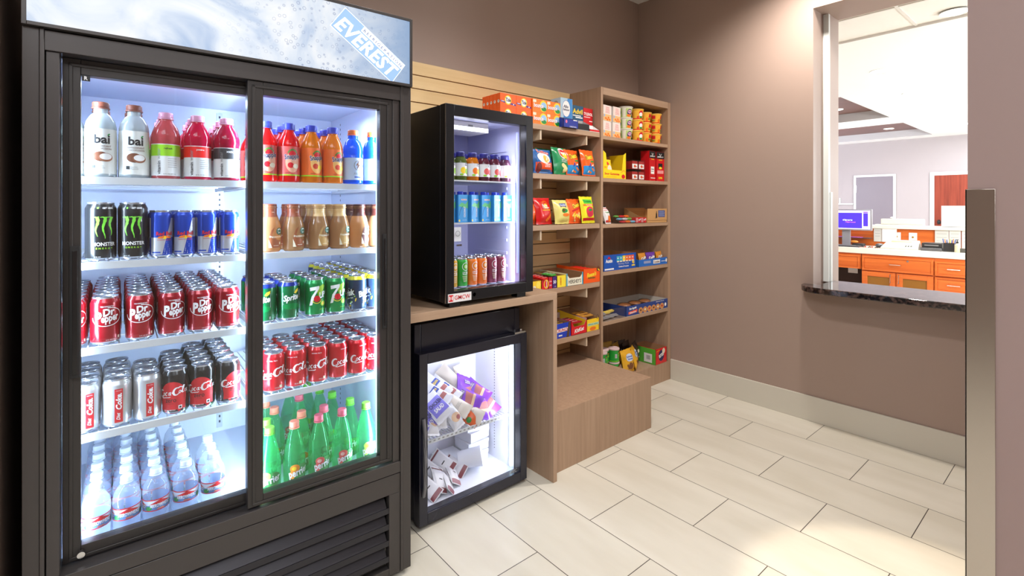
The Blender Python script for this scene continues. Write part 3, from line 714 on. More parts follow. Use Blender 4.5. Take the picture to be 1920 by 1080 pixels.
def snd(c1, c2, f1, f2):
    def f(b, mp):
        b.d(rect(-.107, .022, .107, .116, 40, 2), mp, c1, .0004); b.d(rect(-.107, .021, .107, .025, 40), mp, PLG, .0007)
        for c in (0, -.1, .09):
            b.d(disc(c, .065, .022, .034, 22), mp, c2, .0007); b.d(ring(c, .088, .017, .020, .005, 20, 0, 20, 160), mp, PG, .001); b.d(disc(c, .092, .012, .009, 18), mp, PR, .001)
            for k in range(7): a = radians(25 + k * 22); b.d(ribbon([(c + .013 * cos(a), .092 + .010 * sin(a)), (c + .017 * cos(a), .092 + .014 * sin(a))], .0015), mp, PR, .001)
            b.d(text('Snapple', c - .0245, .070, c + .0245, .093, .05, 0, .12), mp, PW, .0013); b.d(text('Snapple', c - .024, .071, c + .024, .092, .02, 0, .12), mp, mat('ink_navy', (22, 24, 80), .4), .0017)
            b.d(disc(c - .006, .055, .009, .009), mp, f1, .0013); b.d(disc(c + .010, .052, .009, .0075), mp, f2, .0015); b.d(rect(c - .022, .030, c - .008, .0312), mp, PN, .001)
    return f
SN1 = bottle('tea_bottle', sn_prof, liq('red_juice', (232, 28, 30)), BLC, snd(mat('label_coral', (206, 84, 78), .4), mat('label_peach', (236, 170, 140), .4), PR, CREAM), .0185, .176, .018)
SN2 = bottle('tea_bottle', sn_prof, liq('orange_juice', (240, 140, 30)), BLC, snd(mat('label_orange', (236, 110, 46), .4), mat('label_apricot', (248, 190, 110), .4), mat('fruit_red', (214, 70, 44)), PY), .0185, .176, .018)
ga_prof = [(.031, 0), (.034, .004), (.034, .094), (.0325, .099), (.0325, .106), (.034, .112), (.033, .130), (.026, .150), (.0175, .160), (.0165, .178)]
def d_gat(b, mp):
    b.d(rect(-.104, .014, .104, .092, 40, 2), mp, mat('label_ice', (190, 208, 236), .4), .0004)
    for c in (0, .1, -.1):
        b.d(ring(c, .065, .016, .018, .0025, 24, 0, 30, 330), mp, PGY, .0009); b.d(polyg([(c + .002, .084), (c - .009, .064), (c - .002, .066), (c - .006, .050), (c + .007, .069), (c, .068)]), mp, PN, .0012)
        b.d(text('FROST', c - .016, .031, c + .018, .040, .0, .2), mp, PGY, .0009); b.d(rect(c - .014, .022, c + .010, .026), mp, PB, .0009); b.d(rect(c + .022, .060, c + .030, .070), mp, PB, .0009)
GAT = bottle('sports_drink_bottle', ga_prof, liq('blue_drink', (30, 110, 230)), ORC, d_gat, .0180, .177, .015)
fp_prof = [(.028, 0), (.0325, .005), (.0335, .05), (.033, .08), (.026, .108), (.0205, .118), (.0200, .138), (.0215, .140), (.0215, .146)]
def fpd(neck, lc):
    def f(b, mp):
        b.d(rect(-.1, .112, .1, .139, 40, 3), mp, neck, .0005); b.d(text('Coffee', -.008, .126, .006, .129), mp, CREAM, .0009)
        b.d(polyg([(-.018, .014), (-.020, .045), (-.012, .07), (-.002, .080), (-.010, .055), (.004, .040), (.022, .036), (.024, .014)]), mp, lc, .0006)
        b.d(polyg([(-.020, .014), (-.020, .04), (-.010, .014)]), mp, CREAM, .0009)
        b.d(disc(.014, .066, .0115), mp, mat('emblem_green', (20, 100, 70), .4), .0009); b.d(disc(.014, .066, .0085), mp, PW, .0012)
        b.d(merge(disc(.014, .067, .0035, .005), rect(.006, .060, .0095, .070), rect(.0185, .060, .022, .070), rect(.0105, .058, .0175, .0605)), mp, mat('emblem_green'), .0015)
        b.d(text('frappuccino', -.018, .044, .024, .053, .02, .15), mp, CREAM, .0012); b.d(rect(.014, .024, .020, .032), mp, CREAM, .0009); b.d(rect(-.006, .020, .012, .0212), mp, CREAM, .0009)
    return f
CFL = liq('coffee_drink', (196, 150, 104), .96)
FP1 = bottle('coffee_bottle', fp_prof, CFL, mat('cap_cinnamon', (130, 66, 42), .4), fpd(mat('sleeve_cinnamon', (140, 70, 44), .35), mat('label_cinnamon', (160, 92, 58), .4)), .0215, .145, .009)
FP2 = bottle('coffee_bottle', fp_prof, CFL, mat('cap_tan', (206, 166, 110), .4), fpd(mat('sleeve_tan', (216, 178, 120), .35), mat('label_tan', (196, 156, 96), .4)), .0215, .145, .009)
FP3 = bottle('coffee_bottle', fp_prof, CFL, mat('cap_mocha', (70, 32, 26), .4), fpd(mat('sleeve_mocha', (74, 34, 28), .35), mat('label_mocha', (84, 46, 40), .4)), .0215, .145, .009)
for P, cols, nm, g in ((BAI, (.068, .139, .211), 'white coconut drink bottle', 'white coconut drink bottles'), (VW1, (.284,), 'pink drink bottle with lime label', 'pink drink bottles with lime labels'),
                 (VW2, (.362,), 'magenta drink bottle with red label', 'magenta drink bottles'), (VW3, (.438,), 'berry drink bottle with charcoal label', 'berry drink bottles')):
    block(P, cols, 4, z1, nm, 'top shelf left', g, 'bottle', rot=[.1, .1, .1], dy=.074)
block(SN1, (.548, .618), 4, z1, 'red juice tea bottle', 'top shelf right', 'red juice tea bottles', 'bottle', rot=[.1, .1], dy=.072)
block(SN2, (.690, .762), 3, z1, 'orange juice tea bottle', 'top shelf right', 'orange juice tea bottles', 'bottle', rot=[.3, .35], dy=.072)
block(GAT, (.834, .906), 1, z1, 'blue sports drink bottle', 'top shelf right', 'blue sports drink bottles', 'bottle', rot=[.2, .2])
block(FP1, (.560, .633), 2, z2, 'coffee bottle with cinnamon neck', 'second shelf right', 'cinnamon coffee bottles', 'bottle', rot=[.3, .3], dy=.072)
block(FP2, (.714, .785), 4, z2, 'coffee bottle with tan neck', 'second shelf right', 'tan coffee bottles', 'bottle', rot=[.3, .3], dy=.072)
block(FP3, (.856, .925), 4, z2, 'coffee bottle with dark mocha neck', 'second shelf right', 'mocha coffee bottles', 'bottle', rot=[.5, .5], dy=.072)
# water
PET = glassmat('clear_plastic', (.985, .992, 1.0), body=(224, 237, 255), bodyfac=.26, fres=1.3, boost=1.0, rough=.04)
ar_prof = [(.026, 0), (.031, .006), (.0295, .02), (.0315, .03), (.0295, .04), (.0315, .05), (.031, .058), (.031, .095), (.0325, .10), (.032, .112), (.028, .130), (.018, .146), (.0125, .150), (.0125, .158)]
CAPW = mat('cap_pale', (226, 236, 250), .35)
def d_arr(b, mp):
    b.d(rect(-.100, .062, .100, .092, 40), mp, mat('label_blue_print', (90, 130, 190), .4), .0005); b.d(rect(-.100, .0905, .1, .0935, 40), mp, PR, .0008); b.d(rect(-.100, .0615, .1, .064, 40), mp, PR, .0008)
    b.d(rect(-.1, .078, .1, .0905, 40), mp, mat('label_sky', (206, 218, 236), .4), .0007)
    for c in (0, .065, -.065):
        b.d(polyg([(c - .030, .080), (c, .0915), (c + .030, .080)]), mp, PR, .001); b.d(text('ARROWHEAD', c - .026, .0715, c + .026, .0815, .02), mp, PW, .0014)
        b.d(disc(c - .030, .070, .008, .006), mp, PG, .001); b.d(rect(c - .008, .0655, c + .008, .068), mp, PO, .001)
ARR = bottle('water_bottle', ar_prof, PET, CAPW, d_arr, .0145, .157, .014)
block(ARR, [.129, .195, .261, .332, .402], [7, 7, 7, 6, 3], z5, 'small clear water bottle', 'cooler floor left', 'water bottles', 'bottle', rot=[.35, .15, .3, 0, .2], y0=.135, dy=.0685)
PGR = glassmat('green_plastic', (.58, .90, .68), body=(70, 196, 128), bodyfac=.38, fres=1.35, boost=1.0, rough=.03)
pe_prof = [(.026, 0), (.033, .006), (.034, .03), (.034, .085), (.030, .115), (.019, .160), (.0125, .178), (.0125, .186)]
def ped(fc, fc2):
    def f(b, mp):
        b.d(disc(.010, .045, .027, .024, 24), mp, mat('label_leaf_green', (70, 150, 76), .4), .0006); b.d(disc(-.012, .060, .015, .013, 18), mp, fc, .0008); b.d(disc(-.014, .060, .007, .006, 14), mp, fc2, .0011)
        b.d(disc(-.020, .040, .010, .013, 14), mp, fc, .0009)
        b.d(text('perrier', -.030, .028, .034, .058, .025, 0, .15), mp, PW, .0014)
    return f
PE1 = bottle('sparkling_water_bottle', pe_prof, PGR, mat('cap_pink', (214, 96, 116), .4), ped(mat('fruit_pink', (226, 96, 90)), mat('fruit_pale', (246, 190, 180))), .0150, .185, .019)
PE2 = bottle('sparkling_water_bottle', pe_prof, PGR, mat('cap_green', (110, 196, 60), .4), ped(mat('fruit_lime', (170, 220, 90)), PY), .0150, .185, .019)
PE3 = bottle('sparkling_water_bottle', pe_prof, PGR, mat('cap_peach', (238, 140, 116), .4), ped(mat('fruit_orange', (240, 150, 50)), PY), .0150, .185, .019)
peg = 'sparkling water bottles'
for P, s, y, d, r in [(PE2, .560, .136, 'with green cap, left end of front row', -.2), (PE3, .636, .136, 'with peach cap, second in front row', .15), (PE1, .715, .136, 'with pink cap, third in front row', .2),
                   (PE1, .795, .136, 'with pink cap, fourth in front row', .15), (PE2, .884, .140, 'with green cap, right end of front row', .2),
                   (PE2, .565, .208, 'with green cap, second row left end', .1), (PE3, .678, .206, 'with peach cap, middle of second row', .3), (PE1, .755, .208, 'with pink cap, right of second row middle', .2), (PE2, .852, .212, 'with green cap, second row right end', -.2),
                   (PE3, .612, .30, 'with peach cap, alone in third row', .2), (PE3, .600, .38, 'with peach cap, left in fourth row', .2), (PE1, .715, .37, 'with pink cap, middle of fourth row', .1), (PE1, .700, .45, 'with pink cap, left in fifth row', .1),
                   (PE2, .822, .32, 'with green cap, third row right', .1), (PE2, .800, .40, 'with green cap, fourth row right', .1), (PE2, .775, .48, 'with green cap, rearmost right', .1)]:
    P.place(FW(s, y, z5 + .0006), FR + r, 'green sparkling water bottle ' + d, 'bottle', peg)
# ================================================================ counter, coolers on and under it, plinth, shelving
CX = -1.673   # front edge of the counter
ct = thing('counter', 'taupe laminate counter with a side panel carrying the small drinks cooler', 'counter', loc=(0, 0, 0))
MB().box(XL + .02, 0.888, .862, CX, 1.673, .896, LAMH).build('worktop', ct, bevel=.001)
MB().box(XL + .02, 1.648, 0.0, CX, 1.6725, .8615, LAM).build('side_panel', ct, bevel=.001)
# ---- small countertop cooler: local x along the front, y inward
BLKG = mat('black_gloss_cabinet', (20, 20, 24), 0.28, noise=.03, nscale=12)
LIN2 = mat('cooler_liner_lavender', (206, 208, 236), 0.45, noise=.01)
CR = radians(90)
def box_cooler(name, label, x, y, z, w, h, d, body_h, fw, glass, liner, sub, gz0, gz1, fr_m):
    r = thing(name, label, 'refrigerator', loc=(x, y, z), rz=CR)
    t = .035; y0 = .048
    b = MB(); b.box(0.004, y0, 0, t, d, body_h, sub); b.box(w - t, y0, 0, w - .004, d, body_h, sub); b.box(t, d - t, 0, w - t, d, body_h, sub)
    b.box(t, y0, 0, w - t, d - t, gz0 - .012, sub); b.box(t, y0, gz1 + .012, w - t, d - t, body_h, sub); b.build('cabinet', r, bevel=.003)
    b = MB(); q = .002
    b.box(t, y0 + .005, gz0 - .012, t + q, d - t, gz1 + .012, liner); b.box(w - t - q, y0 + .005, gz0 - .012, w - t, d - t, gz1 + .012, liner)
    b.box(t, d - t - q, gz0 - .012, w - t, d - t, gz1 + .012, liner); b.box(t, y0 + .005, gz0 - .012, w - t, d - t, gz0 - .010, liner); b.box(t, y0 + .005, gz1 + .010, w - t, d - t, gz1 + .012, liner)
    b.build('liner', r)
    dd = MB(); dd.box(0, 0, 0, fw, .042, h, fr_m); dd.box(w - fw, 0, 0, w, .042, h, fr_m); dd.box(fw, 0, 0, w - fw, .042, gz0, fr_m); dd.box(fw, 0, gz1, w - fw, .042, h, fr_m)
    dd.box(.006, .042, .004, w - .006, .047, .012, GASK)
    do = dd.build('door_frame', r, bevel=.002)
    MB().box(fw - .003, .006, gz0 - .003, w - fw + .003, .008, gz1 + .003, glass).build('glass_pane', do)
    return r, do
GL2 = glassmat('small_cooler_glass', (.97, .98, 1.0), fres=1.45, boost=1.2)
mc, md = box_cooler('countertop_cooler', 'small black glass-door cooler standing on the laminate counter', -1.668, 1.052, .9175, .463, .790, .50, .790, .040, GL2, LIN2, BLKG, .046, .744, BLKG)
for s in (.03, .385):
    for y in (.02, .42): MB().box(s, y, -.0205, s + .05, y + .04, 0.0, GASK).build('foot', mc)
b = MB().box(.010, -.0012, .002, .122, .0, .036, mat('badge_white', (226, 224, 226), .4)); fm = front(1, -.0012)
b.d(rect(.013, .006, .034, .032), fm, PR); b.d(merge(polyg([(.0155, .009), (.021, .015), (.021, .023), (.0155, .029)]), polyg([(.0315, .009), (.026, .015), (.026, .023), (.0315, .029)])), fm, PW, .0008)
b.d(text('GMCW', .040, .011, .116, .028, .01), fm, PR); b.build('badge', md)
b = MB().lathe([(0, -.006), (.007, -.005), (.008, .0)], CHROME, 14); k = b.build('door_lock', md); k.rotation_euler = (radians(90), 0, 0); k.location = (.138, 0, .022)
def small_shelf(r, w, z, d, t=.037, y0=.075):
    b = MB(); b.box(t, y0, z - .006, w - t, y0 + .005, z, WIRE); b.box(t, d - .06, z - .004, w - t, d - .056, z, WIRE)
    n = int((w - 2 * t) / .016)
    for k in range(n + 1):
        s = t + (w - 2 * t) * k / n; b.box(s - .0012, y0, z - .003, s + .0012, d - .056, z - .0002, WIRE)
    return b.build('wire_shelf', r)
MZ = .9175
small_shelf(mc, .463, 1.412 - MZ, .50); small_shelf(mc, .463, 1.232 - MZ, .50)
# fan grille, lamp housing, thermometer, side ribs
MB().box(-.0012, -.001, .002, .0002, .004, .788, CHROME).build('edge_highlight', md)  # chrome strip added as the bright highlight along the door edge
b = MB()
for rr_ in (.018, .027, .036, .045, .054): b.d(ring(.115, .60, rr_, rr_, .004, 30, 0, 0, 330), pmap((0, .4615, 0), (1, 0, 0), (0, 0, 1), (0, -1, 0)), HOLE, .001)
b.build('fan_grille', mc)
b = MB().box(.09, .12, .712, .30, .26, .752, WHITE).box(.19, .1185, .722, .215, .12, .74, PGY); b.build('lamp_housing', mc, bevel=.006)
b = MB().lathe([(.0, 0), (.03, .0), (.045, .012), (.05, .02)], glassmat('clear_lens', (.96, .97, 1), fres=1.4), 20, cx=.075, cy=.2); l_ = b.build('lamp_lens', mc); l_.location = (0, 0, .70)
b = MB().box(.105, .10, .235, .140, .106, .295, PW); b.d(ring(.1225, .268, .012, .012, .002, 16), front(1, .10), PGY, .001); b.box(.118, .098, .215, .142, .106, .222, CHROME); b.build('thermometer', mc)
b = MB()
for k in range(10): b.box(.422, .14, .10 + k * .06, .427, .40, .112 + k * .06, LIN2)
b.build('shelf_rib', mc)
light('AREA', (-1.79, 1.27, 1.648), 1.5, (.80, .82, 1.0), rot=(0, 0, 0), size=.12, size_y=.25)
ml = light('AREA', (-1.735, 1.46, 1.22), 1.5, (.86, .88, 1.0), size=.02, size_y=.6); ml.rotation_euler = Vector((-.8, -.6, 0)).to_track_quat('-Z', 'Y').to_euler()
MB().box(.417, .058, .08, .424, .064, .72, mat('led_tube_dim', (190, 200, 255), .3, emit=.8)).build('led_tube', mc)
# juices and cartons in it : MW(s, y, z)
def MW(s, y, z): return (-1.668 - y, 1.052 + s, z)
nk_prof = [(.026, 0), (.0275, .003), (.0275, .078), (.022, .096), (.0175, .102), (.0165, .108)]
def nkd(bg, f1, f2, tint=None):
    def f(b, mp):
        b.d(rect(-.084, .018, .084, .074, 34), mp, mat('label_white', (232, 232, 230), .4), .0004)
        for c in (0, -.085):
            b.d(disc(c - .010, .042, .013, .014), mp, f1, .0008); b.d(disc(c + .010, .038, .012, .013), mp, f2, .0011)
            b.d(rect(c - .002, .062, c + .018, .073), mp, mat('ink_navy'), .0013); b.d(text('Naked', c - .001, .064, c + .017, .071, .02), mp, PW, .0016); b.d(disc(c - .018, .024, .008, .004), mp, PLG, .0013)
    return f
NAVYC = mat('cap_navy', (44, 44, 120), .4)
NK1 = bottle('juice_bottle', nk_prof, liq('green_smoothie', (110, 130, 50)), NAVYC, nkd(0, PY, mat('leaf_fruit', (150, 200, 70))), .0195, .106, .016, seg=22)
NK2 = bottle('juice_bottle', nk_prof, liq('mango_smoothie', (236, 140, 20)), NAVYC, nkd(0, PO, PY), .0195, .106, .016, seg=22)
NK3 = bottle('juice_bottle', nk_prof, liq('berry_smoothie', (120, 50, 66)), NAVYC, nkd(0, mat('fruit_pink'), PR), .0195, .106, .016, seg=22)
NK4 = bottle('juice_bottle', nk_prof, liq('purple_smoothie', (96, 50, 76)), NAVYC, nkd(0, CREAM, mat('label_lilac', (150, 150, 190), .4)), .0195, .106, .016, seg=22)
for P, s, t_, n in ((NK1, .090, 'green smoothie bottle, left end', 2), (NK1, .149, 'green smoothie bottle, second from left', 2), (NK2, .212, 'orange smoothie bottle', 2), (NK3, .273, 'berry smoothie bottle, left of two', 2), (NK3, .332, 'berry smoothie bottle, right of two', 2), (NK4, .393, 'purple smoothie bottle', 2)):
    for k in range(n): P.place(MW(s, .118 + k * .068, 1.4125), CR + .25, f'{t_}, {ROW[k]}, countertop cooler top shelf', 'bottle', 'smoothie bottles')
def kirk(b0=None):
    P = Proto('coconut_water_carton'); b = MB(); bl = mat('carton_blue', (44, 150, 214), .35)
    b.box(-.027, -.020, 0, .027, .020, .118, bl); fm = front(1, -.020)
    b.d(polyg([(-.027, .07), (-.01, .085), (.012, .078), (.027, .092), (.027, .060), (.0, .064)]), fm, mat('palm_green', (90, 190, 120), .4), .0004)
    b.d(rect(-.012, .094, .020, .100), fm, PW, .0006); b.d(text('KIRKLAND', -.011, .0952, .019, .099, .02), fm, PR, .0009)
    b.d(text('COCONUT', -.016, .040, .030, .050, .03, 0, pi / 2), fm, PW, .0008); b.d(text('WATER', -.006, .045, .034, .053, .03, 0, pi / 2), fm, PW, .0008) if 0 else None
    b.d(ribbon([(-.022, .03), (-.018, .05), (-.004, .07)], .0016), fm, mat('ink_navy'), .0006); b.d(text('16.9 FL OZ', -.004, .008, .018, .011), fm, PW, .0006); b.d(rect(-.026, .004, -.018, .012), fm, PY, .0006)
    P.part('carton_body', b)
    c = MB().lathe([(.013, .118), (.013, .130), (.011, .132)], mat('cap_royal_blue', (30, 60, 190), .4), 16); P.part('carton_cap', c); return P
KK = kirk()
for i, s in enumerate((.082, .146, .207, .269, .330, .391)):
    for k in range(2): KK.place(MW(s, .116 + k * .06, 1.2325), CR + (.12 if i % 2 else .3), f'blue coconut water carton, {ORD[i]}, {ROW[k]}, countertop cooler middle shelf', 'carton', 'coconut water cartons')
def izd(c2):
    def f(b, mp):
        for c in (0, -.08):
            b.d(ring(c + .003, .090, .0175, .0175, .0022, 26), mp, PW); b.d(disc(c + .003, .090, .0105), mp, c2, .0005)
            for k in range(8): a = k * pi / 4; b.d(ribbon([(c + .003 + .002 * cos(a), .090 + .002 * sin(a)), (c + .003 + .008 * cos(a), .090 + .008 * sin(a))], .0018), mp, PW, .0009)
            b.d(text('IZZE', c - .012, .056, c + .014, .068, .02), mp, PW)
            for k in range(5): b.d(rect(c - .013 + .001 * k, .048 - k * .0055, c + .012 - .001 * k, .0500 - k * .0055), mp, CREAM)
    return f
iz = {}
for nm, c1, c2 in (('yellow', (214, 160, 20), (240, 180, 60)), ('green', (40, 170, 50), (140, 210, 60)), ('orange', (240, 120, 20), (248, 170, 60)), ('maroon', (134, 50, 76), (190, 70, 100))):
    iz[nm] = can('slim_soda_can', .0245, .124, paint('slim_' + nm, c1, .35, .0), izd(mat('slice_' + nm, c2, .4)))
seen = {}
for i, (nm, s) in enumerate((('yellow', .100), ('green', .152), ('orange', .204), ('orange', .256), ('maroon', .311), ('maroon', .363))):
    j = seen.get(nm, 0); seen[nm] = j + 1; w_ = '' if nm in ('yellow', 'green') else (' left of pair,' if j == 0 else ' right of pair,')
    for k in range(3): iz[nm].place(MW(s, .112 + k * .052, .9175 + .0365 + .0002), CR + .05, f'slim {nm} soda can,{w_} {ROW[k]}, floor of countertop cooler', 'can', 'slim soda cans')

# ---- under-counter freezer
NAVY = mat('freezer_black', (30, 30, 44), 0.26, noise=.03, nscale=12)
LIN3 = mat('freezer_liner', (238, 240, 250), 0.45, noise=.01)
fz, fd = box_cooler('undercounter_freezer', 'black glass-door freezer lit inside beneath the laminate counter', -1.76, .987, .018, .572, .690, .40, .80, .0385, GL2, LIN3, NAVY, .044, .646, NAVY)
for s in (.02, .5):
    for y in (.06, .34): MB().box(s, y, -.018, s + .04, y + .04, 0, GASK).build('foot', fz)
b = MB().box(.50, .002, .690, .565, .05, .698, CHROME).lathe([(.008, .698), (.008, .706), (.004, .708)], CHROME, 12, cx=.55, cy=.02); b.build('door_hinge', fd)
b = MB(); b.tube([(.018, -.001, .12), (.018, -.012, .16), (.018, -.015, .28), (.018, -.012, .38), (.018, -.001, .43)], .008, mat('grey_handle', (120, 120, 126), .3, .4)); b.build('door_handle', fd)
b = MB(); b.d(text('SMEC', .47, .050, .515, .066, .02, .3), front(1, .006), PGY, .001); b.build('etched_logo', fd)
b = MB().box(.520, .060, .05, .530, .066, .64, LEDM); b.build('led_tube', fz)
FZ = .018
b = MB(); zf = .305 - FZ
b.box(.04, .085, zf - .012, .532, .089, zf + .004, WIRE); b.box(.04, .35, zf - .004, .532, .354, zf, WIRE)
for k in range(30): s = .045 + k * .0165; b.box(s, .085, zf - .004, s + .003, .35, zf - .001, WIRE)
for k in range(22): s = .05 + k * .022; b.box(s, .0845, zf - .006, s + .010, .0855, zf, PGY)
b.build('wire_shelf', fz)
b = MB()
for k in range(40): b.box(.5345, .20, .08 + k * .014, .5349, .204, .086 + k * .014, HOLE)
b.build('rail_slots', fz)
fl = light('AREA', (-1.835, 1.50, .37), 1.2, (.92, .94, 1.0), size=.02, size_y=.56); fl.rotation_euler = Vector((-.75, -.66, 0)).to_track_quat('-Z', 'Y').to_euler()
fl = light('AREA', (-1.95, 1.27, .655), .5, (.92, .94, 1.0), rot=(0, 0, 0), size=.2, size_y=.4)
def ZW(s, y, z): return (-1.76 - y, .987 + s, z)
def pack(name, w, h, t, col, decals=None, crimp=None, lie=False, seed=0, n=10, lean=False):
    """a filled film bag standing on its lower seam, front to -Y; returns MB and its surface map"""
    rs = random.Random(seed + 11); ph = [rs.uniform(0, 6) for _ in range(4)]
    def thick(u, v):
        a = max(0, 1 - abs(2 * u / w) ** 3.5) ** .55; bb = max(0, min(1, v / h)); bb = max(0, min(1, (bb - .07) / .86)); bb = sin(pi * bb) ** .5 if 0 < bb < 1 else 0
        k = t / 2 * a * bb; return k * (1 + .09 * sin(90 * u + ph[0] + 30 * v) + .07 * sin(70 * v + ph[1] - 50 * u)) + .0012
    def half(v):
        s = max(0, min(1, v / h)); e = max(0, 1 - 4 * s * (1 - s)); return 1 - .09 * (1 - e)
    def mp(u, v, off): return (u * half(v), -thick(u, v) - off, v)
    mp.curved = True; b = MB(); nv = 14
    for sgn in (-1, 1):
        vs = [(w * (i / n - .5) * half(h * j / nv), sgn * thick(w * (i / n - .5), h * j / nv), h * j / nv + (.0012 * sin(i * 2.1) if j in (0, nv) else 0)) for j in range(nv + 1) for i in range(n + 1)]
        fs = [(j * (n + 1) + i, j * (n + 1) + i + 1, (j + 1) * (n + 1) + i + 1, (j + 1) * (n + 1) + i) for j in range(nv) for i in range(n)]
        b.add(vs, fs, col)
    if decals: decals(b, mp)
    return b
PUR = mat('film_purple', (124, 50, 200), .3, coat=.3); FILM = mat('film_frosty', (222, 222, 230), .3, coat=.3, noise=.05, nscale=30); LILAC = mat('film_lilac', (126, 120, 220), .3)
MEAT = mat('sandwich_filling', (170, 96, 96), .5, noise=.3, nscale=60); BREAD = mat('sandwich_bread', (220, 184, 150), .6, noise=.15, nscale=40); MAR = mat('wrapper_maroon', (130, 40, 56), .35)
def d_purple(b, mp):
    b.d(polyg([(-.04, .03), (.04, .05), (.04, .09), (-.04, .06)]), mp, MEAT, .001); b.d(polyg([(-.045, .02), (.045, .04), (.045, .052), (-.045, .034)]), mp, BREAD, .0015)
    b.d(rect(-.012, .092, .036, .112), mp, PP, .0012); b.d(text('TURKEY', -.008, .103, .032, .110, .02), mp, PW, .002); b.d(text('SANDWICH', -.008, .094, .032, .101, .02), mp, PW, .002)
def d_uncr(b, mp):
    b.d(rect(-.042, .025, .042, .10, 8, 6), mp, LILAC, .001); b.d(text('CHICKEN', -.036, .066, .036, .084, .02), mp, mat('ink_navy'), .002); b.d(text('SALAD', -.030, .040, .026, .058, .03), mp, PW, .002)
def d_burr(b, mp):
    b.d(rect(-.025, .03, .025, .05, 6), mp, MEAT, .001); b.d(rect(-.025, .07, .025, .10, 6), mp, PB, .001); b.d(text('BEAN', -.018, .078, .018, .092, .03), mp, PY, .0018)
def d_plainf(b, mp):
    b.d(rect(-.018, .05, .020, .0515), mp, PGY, .001); b.d(rect(-.018, .056, .014, .0575), mp, PGY, .001); b.d(rect(-.018, .062, .016, .0635), mp, PGY, .001)
def d_bar(b, mp):
    b.d(rect(-.03, .004, .03, .022, 6), mp, MAR, .001); b.d(rect(-.03, .108, .03, .118, 6), mp, MAR, .001); b.d(rect(-.012, .055, .010, .06), mp, PK, .001)
def packP(name, *a, **k):
    P = Proto(name); P.part('wrapper', pack(name, *a, **k)); return P
K1 = packP('frozen_sandwich', .10, .135, .034, PUR, d_purple, seed=1); K2 = packP('frozen_sandwich', .10, .13, .04, FILM, d_uncr, seed=2)
K3 = packP('frozen_burrito', .062, .17, .036, FILM, d_burr, seed=3); K4 = packP('frozen_burrito', .066, .18, .034, mat('film_cream', (224, 214, 200), .35, noise=.05, nscale=20), d_plainf, seed=4)
K5 = packP('ice_cream_sandwich', .068, .125, .026, mat('wrapper_white', (236, 234, 238), .4), d_bar, seed=5)
K6 = packP('frozen_muffin', .07, .11, .05, FILM, lambda b, mp: (b.d(disc(0, .05, .026, .02), mp, BREAD, .001), b.d(disc(.01, .045, .012, .01), mp, MEAT, .002)), seed=6)
K7 = packP('frozen_muffin', .08, .07, .03, mat('film_orange', (226, 96, 30), .35), lambda b, mp: b.d(disc(-.02, .04, .014, .012), mp, PG, .001), seed=7)
sh_ = .306
fzg = 'frozen packs on the freezer shelf'
from mathutils import Euler
def ZC(P, h, s, y, z, rx, ry, rz_, lab, cat, grp):
    """place a pack by its middle inside the freezer"""
    e = Euler((rx, ry, CR + rz_), 'XYZ'); ax_ = e.to_matrix() @ Vector((0, 0, h / 2)); c = Vector(ZW(s, y, z))
    P.place(tuple(c - ax_), CR + rz_, lab, cat, grp, rx=rx, ry=ry)
for P, h, s, y, z, rx, ry, rz_, lab in [
    (K2, .13, .150, .120, .425, -.9, -.45, .15, 'white and violet sandwich pack lying on top at the left of the pile'),
    (K2, .13, .095, .118, .380, -.5, -.35, .0, 'white and violet sandwich pack low at the left edge of the pile'),
    (K3, .17, .190, .200, .455, -1.05, -.8, .1, 'clear burrito pack with red filling, upper left of pile'),
    (K3, .17, .270, .240, .445, -1.0, -.75, .0, 'clear burrito pack with blue label, upper middle of pile'),
    (K3, .17, .225, .255, .470, -1.0, -.6, .2, 'clear burrito pack behind the two long ones'),
    (K4, .18, .345, .285, .455, -.8, -.6, .0, 'cream paper burrito pack at the back of the pile'),
    (K4, .18, .425, .315, .420, -.3, -.15, .1, 'cream burrito pack standing at the rear right'),
    (K4, .18, .270, .170, .400, -1.0, -.85, .0, 'pale long burrito pack across the middle of pile'),
    (K4, .18, .330, .150, .355, -1.1, -1.0, .0, 'pale long burrito pack below the purple long one'),
    (K6, .11, .165, .120, .385, -.6, .2, -.1, 'clear muffin pack in front, left of two'),
    (K6, .11, .235, .118, .358, -.6, -.3, .2, 'clear muffin pack in front, right of two'),
    (K6, .11, .120, .118, .362, -.8, .3, .1, 'clear muffin pack lowest at the front left'),
    (K1, .135, .360, .215, .425, -.5, .5, .1, 'purple sandwich pack standing at the back of the purple group'),
    (K1, .135, .415, .195, .400, -.9, -.75, .0, 'purple sandwich pack on top of the purple group'),
    (K1, .135, .340, .160, .395, -.9, -.9, .1, 'purple sandwich pack, left one of the purple group'),
    (K1, .135, .400, .140, .360, -.8, .35, .0, 'purple sandwich pack, front right of the purple group'),
    (K1, .135, .455, .170, .350, -.9, -.3, .2, 'purple sandwich pack at the right end of the purple group'),
    (K7, .07, .335, .112, .335, -.9, -.9, .1, 'orange pack at the front edge of the freezer shelf'),
    (K4, .18, .240, .200, .350, -1.35, -1.2, .0, 'pale burrito pack buried in the middle of the pile'),
    (K2, .13, .190, .170, .350, -1.35, -.2, .0, 'white and violet sandwich pack buried low in the pile')]:
    ZC(P, h, s, y, z, rx, ry, rz_, lab, 'frozen food', fzg)
